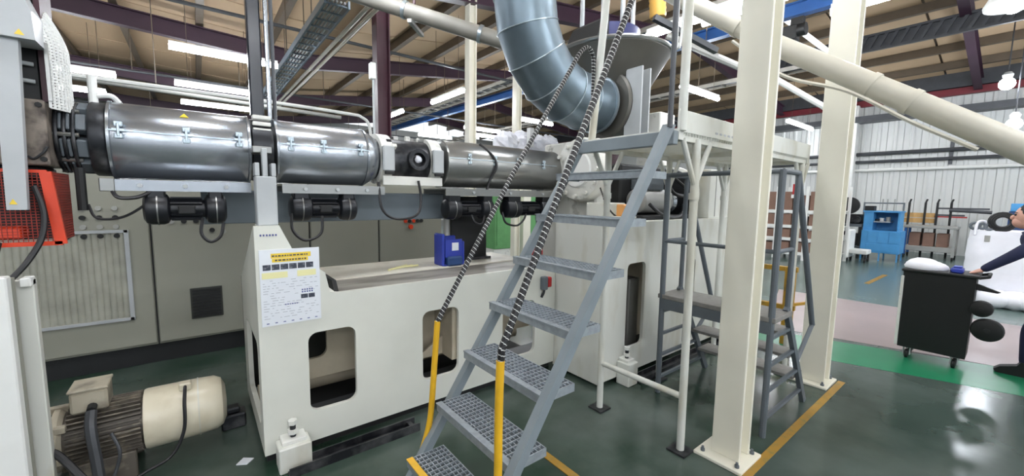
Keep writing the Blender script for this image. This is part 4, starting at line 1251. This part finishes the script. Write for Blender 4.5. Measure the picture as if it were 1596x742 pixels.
# ------------------------------------------------------------------ landing on cream posts
t = thing('landing_platform', 'cream framed grating landing on thin tube posts', 'platform', (3.2, 1.55, 0))
PX0, PX1, PY0, PY1 = 2.10, 4.28, 1.2, 1.93
MB().box(PX0, PX1, PY0, PY0 + .012, 1.975, 2.095, .002).build('kick_plate', 'cream_dirty', t, smooth=0)
MB().box(PX0, PX1, PY0 + .012, PY0 + .05, 1.93, 1.985).box(PX0, PX1, PY1 - .05, PY1, 1.93, 1.985).box(PX0, PX0 + .05, PY0, PY1, 1.93, 1.985).box(PX1 - .05, PX1, PY0, PY1, 1.93, 1.985).box(3.15, 3.2, PY0, PY1, 1.93, 1.985).build('frame', 'cream_dirty', t, smooth=0)
MB().box(PX1 - .012, PX1, PY0, PY1, 1.975, 2.095).build('end_kick_plate', 'cream_dirty', t, smooth=0)
m = MB()
n = 70
for i in range(n):
    x = PX0 + (PX1 - PX0) * i / n
    m.box(x - .002, x + .002, PY0, PY1, 1.96, 1.99)
for j in range(1, 14):
    y = PY0 + (PY1 - PY0) * j / 14
    m.box(PX0, PX1, y - .003, y + .003, 1.97, 1.99)
m.build('deck_grating', 'cream_dirty', t, smooth=0)['kind'] = 'stuff'
for (x, y, xt) in ((2.35, 1.215, 2.33), (2.345, 1.865, 2.34), (4.20, 1.23, 4.2), (4.2, 1.88, 4.2), (3.17, 1.88, 3.17)):
    p = MB().tube([(x, y, .012), (xt, y, 1.95)], .024, 14).build('post', 'cream_dirty', t)
    MB().box(x - .06, x + .06, y - .06, y + .06, 0, .012).build('foot_plate', 'grease', p, smooth=0)
    MB().cyl((xt, y, 1.60), (xt, y, 1.64), .03, 14).build('collar', 'cream_dirty', p)
    for dx in (-.16, .16):
        MB().tube([(xt, y, 1.68), (xt + dx, y, 1.94)], .016, 10).build('knee_brace', 'cream_dirty', p)
MB().tube([(2.348, 1.215, .36), (2.346, 1.865, .36)], .02, 12).build('cross_tube', 'cream_dirty', t)
MB().tube([(2.13, 1.2, 1.98), (2.13, 1.2, 3.6)], .024, 14).build('guard_post', 'cream_dirty', t)
MB().tube([(2.19, 1.9, 1.98), (2.31, 1.9, 3.1), (2.36, 1.9, 3.6)], .026, 14).build('guard_post', 'cream_dirty', t)
MB().tube([(1.99, 1.19, 1.98), (1.99, 1.19, 3.6)], .014, 10).build('dark_post', 'darkpipe', t)
for i in range(9):
    MB().box(2.52 + i * .055, 2.55 + i * .055, PY0 - .0015, PY0, 2.0, 2.012).build('stencil_mark', 'inkgrey', t, smooth=0)
MB().tube(curve([(2.10, 1.2, 3.6), (2.09, 1.2, 2.9), (2.07, 1.2, 2.45), (2.04, 1.2, 2.42), (2.03, 1.2, 2.5), (2.03, 1.2, 3.6)], 6), .007, 6).build('hanging_cable', 'white', t)

# ------------------------------------------------------------------ grey mobile steps under the landing
t = thing('mobile_steps', 'grey mobile step unit with guard rails below the landing', 'step ladder', (3.4, 1.35, 0))
Y0, Y1 = .955, 1.745
for y in (Y0, Y1):
    MB().tube([(2.945, y, 0), (2.93, y, 1.80)], .021, 10).build('front_post', 'greydark', t)
    MB().bar((3.76, y, .0), (3.2, y, .86), .03, .05).build('step_stringer', 'greydark', t, smooth=0)
    for z, xe in ((.13, 3.67), (.32, 3.55), (.50, 3.43), (.69, 3.31)):
        MB().bar((2.94, y, z), (xe, y, z), .022, .022).build('side_rail', 'greydark', t, smooth=0)
    MB().tube([(3.22, y, .84), (3.22, y, 1.80)], .018, 10).build('guard_post', 'greydark', t)
    MB().tube([(2.93, y, 1.79), (3.22, y, 1.79)], .018, 10).build('top_rail', 'greydark', t)
    MB().tube([(2.93, y, 1.27), (3.22, y, 1.27)], .015, 10).build('mid_rail', 'greydark', t)
    MB().tube([(3.22, y, 1.78), (3.82, y, .62)], .02, 10).build('hand_rail', 'greydark', t)
    MB().tube([(3.82, y, .62), (3.52, y, .40)], .016, 10).build('rail_return', 'greydark', t)
MB().tube([(2.93, Y0, 1.79), (2.93, Y1, 1.79)], .018, 10).build('back_rail', 'greydark', t)
MB().tube([(2.93, Y0, 1.27), (2.93, Y1, 1.27)], .015, 10).build('back_rail', 'greydark', t)
MB().box(2.92, 3.24, Y0 - .03, Y1 + .03, .80, .835, .004).build('top_deck', 'deckgrey', t, smooth=0)
MB().box(2.915, 2.93, Y0, Y1, .72, .80).build('deck_edge', 'greydark', t, smooth=0)
for k in range(3):
    x, z = 3.28 + k * .13, .655 - k * .2
    s_ = MB().box(x, x + .2, Y0 + .02, Y1 - .02, z - .025, z, .003).build('tread', 'deckgrey', t, smooth=0)
    MB().box(x + .19, x + .2, Y0 + .02, Y1 - .02, z - .05, z - .02).build('tread_lip', 'greydark', s_, smooth=0)
# yellow barrier behind
t = thing('yellow_barrier', 'yellow steel safety barrier behind the mobile steps', 'barrier', (5.0, 1.6, 0))
MB().box(5.08, 5.17, 1.47, 1.56, 0, .88, .006).build('post', 'ochre_rail', t, smooth=0)
MB().box(5.0, 5.06, 2.75, 2.81, 0, .88, .006).build('post', 'ochre_rail', t, smooth=0)
for z in (.42, .85):
    MB().bar((5.13, 1.45, z), (5.03, 2.9, z), .05, .05).build('rail', 'ochre_rail', t, smooth=0)
MB().bar((5.13, 1.5, .45), (5.75, 1.3, .45), .03, .03).build('side_rail', 'ochre_rail', t, smooth=0)
MB().box(5.06, 5.1, 1.50, 1.53, .7, .74).build('black_clip', 'dark', t, smooth=0)

# ------------------------------------------------------------------ black wheeled bin
t = thing('wheeled_bin', 'tall black rectangular bin on castors pushed along the green stripe', 'bin', (5.95, .45, 0))
BX0, BX1, BY0, BY1 = 5.65, 6.0, .2, .69
m = MB()
for (z0, z1, o_) in ((.12, .90, 0),):
    A = [(BX0 + .02, BY0 + .01, .12), (BX1 - .02, BY0 + .01, .12), (BX1 - .02, BY1 - .01, .12), (BX0 + .02, BY1 - .01, .12)]
    B = [(BX0, BY0, .92), (BX1, BY0, .92), (BX1, BY1, .92), (BX0, BY1, .92)]
    m.add(A + B, [(0, 1, 2, 3), (4, 5, 6, 7), (0, 1, 5, 4), (1, 2, 6, 5), (2, 3, 7, 6), (3, 0, 4, 7)])
m.build('body', 'blackplastic', t, smooth=0)
MB().box(BX0 - .015, BX1 + .015, BY0 - .02, BY1 + .015, .905, .935, .008).build('lid', 'blackplastic', t, smooth=0)
MB().tube([(BX0 + .03, BY0 - .01, .91), (BX0 + .03, BY0 - .07, .93), (BX1 - .03, BY0 - .07, .93), (BX1 - .03, BY0 - .01, .91)], .014, 8).build('push_handle', 'blackplastic', t)
MB().prism([(BY0, .86), (BY0 - .15, .80), (BY0 - .13, .79), (BY0, .80)], 'yz', BX0 + .02, BX0 + .06).build('handle_bracket', 'blackplastic', t, smooth=0)
MB().box(BX0 - .02, BX0 + .01, BY1 - .01, BY1 + .012, .14, .86, .004).build('pale_edge', 'whiteworn', t, smooth=0)
for (x, y) in ((BX0 + .07, BY1 - .08), (BX0 + .07, BY0 + .08), (BX1 - .07, BY1 - .08), (BX1 - .07, BY0 + .08)):
    c = MB().lathe([(0, .03), (.006, .045), (.026, .045), (.032, .03)], (x, y - .016, .045), (0, 1, 0), 16).build('castor', 'blackplastic', t)
    MB().box(x - .02, x + .02, y - .028, y - .02, .04, .13).box(x - .02, x + .02, y + .02, y + .028, .04, .13).box(x - .03, x + .03, y - .028, y + .028, .112, .125).build('castor_fork', 'lightgrey', c, smooth=0)
for (y, z, r) in ((.10, .44, .105), (.15, .63, .075)):
    w = MB().lathe([(0, r * .6), (.01, r * .92), (.03, r), (.07, r), (.09, r * .92), (.1, r * .6)], (BX0 - .02, y, z), (1, 0, 0), 30).build('spare_wheel', 'blackplastic', t)
    MB().cyl((BX0 - .03, y, z), (BX0, y, z), r * .2, 12).build('hub', 'dark', w)
random.seed(5)
m = MB()
m.sph((5.82, .57, .955), .14, 16, 8, (1, 1.0, .62), .05)
m.sph((5.84, .5, .945), .11, 14, 8, (1, 1, .6), .05)
o = m.build('white_sack', 'bag', smooth=50)
tag(o, 'white sack lying on the lid of the black wheeled bin', 'sack')
o = MB().box(5.68, 5.82, .29, .375, .935, .985, .012).box(5.7, 5.8, .30, .36, .985, 1.0, .006).build('blue_cloth', 'binblue', smooth=40)
tag(o, 'folded blue cloth on the lid of the black wheeled bin', 'cloth')


# ------------------------------------------------------------------ person pushing the bin
def skin(name, nodes, edges, m_, parent, lv=2):
    names = list(nodes)
    me = bpy.data.meshes.new(name)
    o0 = ORG[parent.name]
    me.from_pydata([Vector(nodes[k][0]) - o0 for k in names], [(names.index(a), names.index(b)) for a, b in edges], [])
    o = bpy.data.objects.new(name, me)
    COL.objects.link(o)
    o.parent = parent
    ORG[o.name] = o0
    sk = o.modifiers.new('skin', 'SKIN')
    sk.use_smooth_shade = True
    for i, k in enumerate(names):
        v = me.skin_vertices[0].data[i]
        r = nodes[k][1]
        v.radius = r if isinstance(r, tuple) else (r, r)
        v.use_root = (i == 0)
    sd = o.modifiers.new('sub', 'SUBSURF')
    sd.levels = lv
    sd.render_levels = lv
    me.materials.append(M_[m_] if isinstance(m_, str) else m_)
    return o


P = thing('person', 'person in navy work clothes at the right edge, leaning on the bin', 'person', (6.1, -.3, 0))
N = {'pelvis': ((6.10, -.42, .88), (.15, .12)), 'waist': ((6.10, -.37, 1.02), (.14, .11)), 'chest': ((6.09, -.25, 1.22), (.165, .12)), 'collar': ((6.09, -.19, 1.33), (.09, .08)), 'neck': ((6.085, -.16, 1.385), .055),
     'shn': ((5.93, -.2, 1.28), .068), 'eln': ((5.87, -.03, 1.12), .05), 'wrn': ((5.86, .14, .965), .036),
     'shf': ((6.2, -.11, 1.275), .085), 'elf': ((6.3, -.28, 1.06), .055), 'wrf': ((6.24, -.36, .88), .038),
     'hpn': ((6.0, -.42, .82), .095), 'knn': ((5.97, -.2, .47), .07), 'ann': ((5.97, -.2, .10), .045),
     'hpf': ((6.2, -.42, .82), .095), 'knf': ((6.2, -.45, .46), .07), 'anf': ((6.2, -.68, .12), .045)}
E_ = [('pelvis', 'waist'), ('waist', 'chest'), ('chest', 'collar'), ('collar', 'neck'), ('chest', 'shn'), ('shn', 'eln'), ('eln', 'wrn'), ('chest', 'shf'), ('shf', 'elf'), ('elf', 'wrf'),
      ('pelvis', 'hpn'), ('hpn', 'knn'), ('knn', 'ann'), ('pelvis', 'hpf'), ('hpf', 'knf'), ('knf', 'anf')]
skin('body', N, E_, 'navy', P)
# head
hd = MB()
hc = Vector((6.085, -.105, 1.49))
hd.sph(hc, .098, 20, 14, (.78, .98, 1.18))
hd.sph(hc + Vector((0, .035, -.055)), .07, 16, 10, (.82, 1, .9))
hd.sph(hc + Vector((0, .1, -.015)), .018, 8, 6, (.8, 1, 1.3))
for s_ in (-1, 1):
    hd.sph(hc + Vector((s_ * .078, -.005, -.005)), .022, 8, 6, (.4, .8, 1.3))
hd.cyl(hc + Vector((0, -.05, -.13)), hc + Vector((0, -.02, -.02)), .05, 14)
head = hd.build('head', 'skin', P, smooth=180)
MB().sph(hc + Vector((0, -.022, .03)), .106, 18, 12, (.82, .96, 1.0)).build('hair', 'hair', head, smooth=180)
for s_ in (-1, 1):
    MB().sph(hc + Vector((s_ * .03, .085, .012)), .011, 8, 6).build('eye', 'dark', head)
    MB().bar(hc + Vector((s_ * .016, .092, .034)), hc + Vector((s_ * .048, .08, .034)), .006, .006).build('eyebrow', 'hair', head)
MB().bar(hc + Vector((-.022, .1, -.055)), hc + Vector((.022, .1, -.055)), .006, .008).build('mouth', mat('lips', (170, 104, 98), .5, 0, var=0), head)


def hand(w, fwd, dn, m_, nm):
    """palm from the wrist, five bent fingers closing over the handle"""
    w, fwd, dn = Vector(w), Vector(fwd).normalized(), Vector(dn).normalized()
    sd = fwd.cross(dn).normalized()
    nodes = {'w': (w, .026), 'p': (w + fwd * .045, (.034, .016)), 'k': (w + fwd * .085, (.036, .013))}
    edges = [('w', 'p'), ('p', 'k')]
    for i, (off, L) in enumerate(((-.03, .065), (-.01, .075), (.01, .07), (.029, .055))):
        a = w + fwd * .085 + sd * off
        nodes['a%d' % i] = (a, .0095)
        nodes['b%d' % i] = (a + fwd * L * .45 + dn * L * .15, .009)
        nodes['c%d' % i] = (a + fwd * L * .55 + dn * L * .6, .0082)
        nodes['d%d' % i] = (a + fwd * L * .2 + dn * L * .8, .007)
        edges += [('k', 'a%d' % i), ('a%d' % i, 'b%d' % i), ('b%d' % i, 'c%d' % i), ('c%d' % i, 'd%d' % i)]
    nodes['t0'] = (w + fwd * .03 - sd * .035, .012)
    nodes['t1'] = (w + fwd * .06 - sd * .052 + dn * .015, .0105)
    nodes['t2'] = (w + fwd * .085 - sd * .045 + dn * .035, .009)
    edges += [('p', 't0'), ('t0', 't1'), ('t1', 't2')]
    return skin(nm, nodes, edges, m_, P)


hand((5.86, .125, .975), (0, 1, -.55), (0, -.2, -1), 'skin', 'hand')
hand((6.24, -.365, .872), (-.1, .2, -.8), (-.8, 0, -.3), 'skin', 'hand')
for (x, y, yaw_) in ((5.97, -.2, 0), (6.2, -.70, 0)):
    z0 = 0 if y > -.5 else .02
    MB().prism([(y - .075, z0), (y + .17, z0), (y + .185, z0 + .03), (y + .15, z0 + .065), (y + .05, z0 + .10), (y + .03, z0 + .14), (y - .06, z0 + .14), (y - .08, z0 + .05)], 'yz', x - .045, x + .045).build('shoe', 'blackplastic', P, smooth=50)

P.location = (6.1, -.25, 0)

# ------------------------------------------------------------------ far corner at the right
t = thing('bulk_bag', 'big white woven bulk bag standing on the far floor behind the bin', 'bulk bag', (10.2, 0, 0))
m = MB()
nx, nz = 28, 14
vs, fs = [], []
random.seed(11)
for k in range(nz + 1):
    z = 1.17 * k / nz
    bulge = 1 + .06 * math.sin(math.pi * k / nz)
    for i in range(nx):
        th = 2 * math.pi * i / nx
        c, s_ = math.cos(th), math.sin(th)
        rr_ = 1 / (abs(c) ** 5 + abs(s_) ** 5) ** .2
        j = random.uniform(-.012, .012)
        vs.append((10.3 + (.42 * bulge + j) * c * rr_, .06 + (.44 * bulge + j) * s_ * rr_, z))
for k in range(nz):
    for i in range(nx):
        a, b = k * nx + i, k * nx + (i + 1) % nx
        fs.append((a, b, b + nx, a + nx))
fs += [tuple(range(nx)), tuple(range(nz * nx, (nz + 1) * nx))]
m.add(vs, fs).build('bag_body', 'bag', t, smooth=60)
for (y, dy) in ((.44, -.1), (-.34, .1)):
    MB().tube(curve([(9.92, y, 1.1), (9.95, y + dy * .2, 1.3), (10.0, y + dy, 1.31), (10.02, y + dy * 1.2, 1.15)], 6), .018, 6).build('lifting_loop', 'bag', t)
MB().box(9.865, 9.875, .27, .33, 1.0, 1.1).build('tag', 'pipegrey', t, smooth=0)
m = MB()
m.prism([(9.88, -1.2), (9.88, .40), (9.4, .30), (9.3, -.9)], 'xy', 0, .25)
t2 = MB()
for i in range(6):
    t2.sph((9.65 + .05 * (i % 2), .15 - .2 * i, .14), .19, 14, 8, (1, 1, .75), .09)
o = t2.build('white_sheet', 'bag', smooth=60)
tag(o, 'crumpled white sheeting heaped on the floor against the bulk bag', 'sheet')
for i, (y, z, r) in enumerate(((.45, 1.19, .05), (.37, 1.2, .04), (.30, 1.19, .045))):
    o = MB().tube([Vector((10.0, y + r * math.cos(a * .45), z + r + r * math.sin(a * .45))) for a in range(15)], .022, 8).build('grey_coil', 'greydark')
    tag(o, ['leftmost small grey coil on top of the bulk bag', 'middle grey coil on top of the bulk bag', 'grey coil next to the big black coil on the bulk bag'][i], 'coil')
o = MB()
for r in (.14, .115, .09):
    o.tube([Vector((9.98 + .04 * (r * 10 - 1), (.17) + r * math.cos(a * .3), 1.32 + r * math.sin(a * .3))) for a in range(22)], .02, 8)
o = o.build('hose_coil', 'blackplastic')
tag(o, 'big black hose coil standing on top of the bulk bag', 'coil')

t = thing('blue_locker', 'light blue open-fronted work locker on legs by the far wall', 'locker', (14.8, 2.3, 0))
LX = 14.6
MB().box(LX + .12, LX + .7, 1.98, 2.02, .8, 1.36).box(LX + .12, LX + .7, 2.52, 2.72, .8, 1.36).box(LX + .66, LX + .7, 1.98, 2.72, .8, 1.36).box(LX + .08, LX + .7, 1.96, 2.74, 1.33, 1.37).build('hutch', 'blue', t, smooth=0)
MB().box(LX + .66, LX + .665, 2.02, 2.5, .84, 1.32).build('hutch_inside', 'bluein', t, smooth=0)
MB().box(LX + .2, LX + .64, 2.18, 2.52, 1.05, 1.08).build('shelf', 'lightgrey', t, smooth=0)
for i, y in enumerate((2.25, 2.38, 2.47)):
    MB().cyl((LX + .35, y, 1.08), (LX + .35, y, 1.2 - .03 * i), .05, 10).build('stored_tin', ['pipegrey', 'white', 'dark'][i], t)
MB().box(LX, LX + .7, 1.92, 2.72, .22, .83, .006).build('lower_cabinet', 'blue', t, smooth=0)
for i in range(3):
    y = 1.95 + i * .22
    MB().box(LX - .012, LX, y, y + .19, .5, .80, .003).build('door', 'blue', t, smooth=0)
MB().box(LX - .012, LX, 1.95, 2.60, .26, .47, .003).build('drawer', 'blue', t, smooth=0)
for y in (1.94, 2.3, 2.68):
    for x in (LX + .02, LX + .66):
        MB().box(x, x + .03, y, y + .03, 0, .22).build('leg', 'blue', t, smooth=0)
o = MB().box(14.7, 15.0, 2.52, 2.72, 1.37, 1.5, .01).build('dark_case', 'dark', smooth=0)
tag(o, 'small dark case on top of the blue locker', 'case')
t = thing('wire_rack', 'thin grey pipe rack standing behind the blue locker', 'rack', (15.6, 2.4, 0))
for y in (2.05, 2.9):
    MB().tube([(15.6, y, 0), (15.6, y, 1.6)], .02, 8).build('upright', 'greydark', t)
for z in (.6, 1.58):
    MB().tube([(15.6, 2.05, z), (15.6, 2.9, z)], .018, 8).build('rail', 'greydark', t)
for y in (2.25, 2.4, 2.5):
    MB().tube([(15.6, y, 1.2), (15.6, y, 1.7)], .015, 6).build('hook', 'pipegrey', t)
t = thing('white_machine', 'small white wheeled machine beside the second cream column', 'machine', (13.8, 2.95, 0))
MB().box(13.7, 14.3, 2.78, 3.12, .1, .86, .03).build('body', 'white', t, smooth=30)
for y in (2.9, 3.02):
    MB().box(13.69, 13.7, y - .035, y + .035, .72, .82).build('display', 'dark', t, smooth=0)
MB().box(13.75, 14.2, 2.4, 2.78, .22, .34, .02).build('side_tray', 'white', t, smooth=30)
for (x, y) in ((13.78, 2.82), (13.78, 3.06), (14.2, 2.82), (14.2, 3.06), (13.8, 2.45), (14.15, 2.45)):
    MB().cyl((x, y - .02, .055), (x, y + .02, .055), .055, 12).build('castor', 'dark', t)
    MB().box(x - .02, x + .02, y - .02, y + .02, .08, .25).build('castor_stem', 'dark', t, smooth=0)
t = thing('black_machine', 'black cluttered bench machine with a round reel by the blue locker', 'machine', (15.0, 3.1, 0))
for (x, y) in ((14.8, 2.8), (14.8, 3.4), (15.4, 2.8), (15.4, 3.4)):
    MB().box(x - .03, x + .03, y - .03, y + .03, 0, .9).build('leg', 'dark', t, smooth=0)
MB().box(14.75, 15.45, 2.75, 3.45, .9, .98).build('bench_top', 'greydark', t, smooth=0)
MB().box(14.75, 15.45, 2.75, 3.45, .3, .36).build('bench_shelf', 'greydark', t, smooth=0)
MB().box(14.85, 15.3, 2.82, 3.2, .98, 1.25, .02).build('gear_box', 'dark', t, smooth=30)
MB().lathe([(0, .1), (.02, .24), (.12, .24), (.14, .1)], (14.8, 3.1, 1.5), (1, 0, 0), 24).build('reel', 'dark', t)
MB().box(14.86, 14.92, 3.05, 3.15, 1.2, 1.5).build('reel_arm', 'greydark', t, smooth=0)
MB().box(14.9, 15.3, 2.85, 3.3, .36, .7, .02).build('motor_block', 'darkpipe', t, smooth=30)
MB().cyl((14.78, 2.9, 1.1), (14.86, 2.9, 1.1), .1, 16).build('pulley', 'grease', t)

t = thing('shelf_trolley', 'grey two-tier trolley table with a blue end frame by the far wall', 'trolley', (16.7, 1.5, 0))
TX0, TX1, TY0, TY1 = 16.4, 17.1, 1.08, 2.06
for (x, y, m_) in ((TX0, TY1, 'blue2'), (TX1, TY1, 'blue2'), (TX0, TY0, 'pipegrey'), (TX1, TY0, 'pipegrey')):
    MB().box(x - .03, x + .03, y - .03, y + .03, .1, .92).build('leg', m_, t, smooth=0)
    MB().cyl((x, y - .02, .055), (x, y + .02, .055), .055, 12).build('castor', 'dark', t)
MB().box(TX0 - .05, TX1 + .05, TY0 - .05, TY1 + .05, .88, .95, .01).build('table_top', 'pipegrey', t, smooth=0)
MB().box(TX0 - .02, TX1 + .02, TY0, TY1, .22, .36, .01).build('lower_tray', 'pipegrey', t, smooth=0)
for i in range(3):
    o = MB().box(TX0 + .1, TX0 + .5, 1.2 + i * .28, 1.43 + i * .28, .36, .74, .01).build('carton', 'carton', smooth=0)
    tag(o, ['right', 'middle', 'left'][i] + ' brown carton of three on the lower tray of the grey trolley', 'carton', 'cartons on the grey trolley')
t = thing('upright_stand', 'black steel uprights with cross bars standing behind the trolley', 'stand', (17.4, 1.4, 0))
for y in (2.16, 1.81, 1.56, 1.28):
    MB().bar((17.35, y, 0), (17.35, y, 1.62), .05, .05).bar((17.35, y, 1.62), (17.35, y - .03, 1.72), .04, .04).build('upright', 'dark', t, smooth=0)
for (a, b, z) in ((2.16, 1.28, .9), (1.56, .55, 1.45), (1.56, 1.0, 1.25)):
    MB().bar((17.38, a, z), (17.38, b, z), .05, .05).build('cross_bar', 'darkpipe', t, smooth=0)
o = MB().tube([(17.285, 1.31, 1.40), (17.285, .5, 1.36)], .045, 8).build('rolled_bar', 'darkpipe')
tag(o, 'thick dark bar lying level on the black uprights', 'bar')
for i, (z, m_) in enumerate(((1.0, 'wood'), (1.16, 'wood'))):
    o = MB().box(17.42, 17.5, 1.6, 2.4, z, z + .14, .005).build('wood_board', 'wood', smooth=0)
    tag(o, ['lower yellow wooden board behind the black uprights', 'upper yellow wooden board behind the black uprights'][i], 'board')
o = MB().box(17.37, 17.42, .95, 1.6, 1.18, 1.22).build('red_bar', 'red', smooth=0)
tag(o, 'thin dark red bar behind the black uprights', 'bar')
t = thing('blue_stand', 'blue and red machine stand at the right edge above the bulk bag', 'stand', (16.5, 0, 0))
MB().box(16.4, 16.8, -.35, .18, 1.42, 1.62, .01).build('top_panel', 'blue', t, smooth=0)
MB().box(16.42, 16.7, .08, .2, 0, 1.42).build('side_post', 'bluein', t, smooth=0)
MB().box(16.38, 16.42, -.1, .06, 1.1, 1.45, .01).build('red_handle', 'red', t, smooth=0)
MB().box(16.38, 16.7, -.35, .08, 1.3, 1.36).build('pale_band', 'white', t, smooth=0)
MB().box(16.42, 16.7, -.35, .08, .0, 1.3).build('body', 'bluein', t, smooth=0)
o = MB().box(16.2, 16.45, .28, .42, 0, 1.3, .01).build('pale_post', 'lightgrey', smooth=0)
tag(o, 'pale square post beside the blue machine stand', 'post')

# rack with cartons seen under the landing
t = thing('pallet_rack', 'white pallet rack full of brown cartons seen below the landing', 'rack', (13.1, 3.7, 0))
RX0, RX1, RY0, RY1 = 12.8, 13.7, 2.85, 4.95
for y in (RY0, 3.55, 4.25, RY1):
    for x in (RX0, RX1):
        MB().box(x - .03, x + .03, y - .03, y + .03, 0, 2.0).build('upright', 'white', t, smooth=0)
for z in (.22, .6, .95, 1.36):
    for x in (RX0, RX1):
        MB().box(x - .025, x + .025, RY0, RY1, z - .08, z - .01).build('beam', 'white', t, smooth=0)
    MB().box(RX0, RX1, RY0, RY1, z - .02, z).build('shelf_board', 'whiteworn', t, smooth=0)
random.seed(21)
for z, hmax in ((.22, .26), (.6, .26), (.95, .30), (1.36, .5)):
    for j in range(3):
        for i in range(2):
            y = RY0 + .05 + j * .7 + i * .31
            hh_ = hmax * random.choice((1, 1, .8))
            o = MB().box(RX0 + .03 + random.uniform(0, .03), RX0 + .5, y, y + .29, z, z + hh_, .004).build('carton', 'carton', smooth=0)
            tag(o, 'brown carton %s from the right on the %s shelf of the white rack' % (['first', 'second', 'third', 'fourth', 'fifth', 'sixth'][j * 2 + i], {.22: 'lowest', .6: 'second lowest', .95: 'third', 1.36: 'top'}[z]), 'carton', 'cartons on the white rack')
t = thing('fire_sign', 'red and white sign box on the rack, seen below the landing', 'sign', (12.72, 3.8, 1.7))
MB().box(12.70, 12.775, 3.72, 3.88, 1.78, 2.06, .005).build('red_panel', 'red', t, smooth=0)
MB().box(12.695, 12.775, 3.70, 3.90, 1.68, 1.78, .005).build('white_panel', 'white', t, smooth=0)

# green machines under the third barrel
for (x0, x1, l) in ((5.75, 6.45, 'left green machine cabinet seen under the third barrel'), (6.85, 7.75, 'right green machine cabinet with a paper sheet, seen under the third barrel')):
    t = thing('green_machine', l, 'machine', ((x0 + x1) / 2, 8.3, 0))
    MB().box(x0, x1, 8.0, 8.7, .3, 1.7, .01).build('body', 'greenm', t, smooth=0)
    MB().box(x0 + .02, x1 - .02, 8.05, 8.6, 0, .3).build('base', 'red' if x0 > 6 else 'whiteworn', t, smooth=0)
    MB().box(x0 + .06, x1 - .06, 7.985, 8.0, .4, 1.6).build('door', 'greenm', t, smooth=0)
    if x0 > 6:
        MB().box(x0 + .3, x0 + .5, 7.975, 7.985, 1.05, 1.35).build('paper_sheet', 'paper', t, smooth=0)
o = MB().box(6.5, 6.75, 7.8, 8.0, 0, 2.6, .01).build('cream_post', 'colcream', smooth=0)
tag(o, 'cream post between the two green machines', 'post')
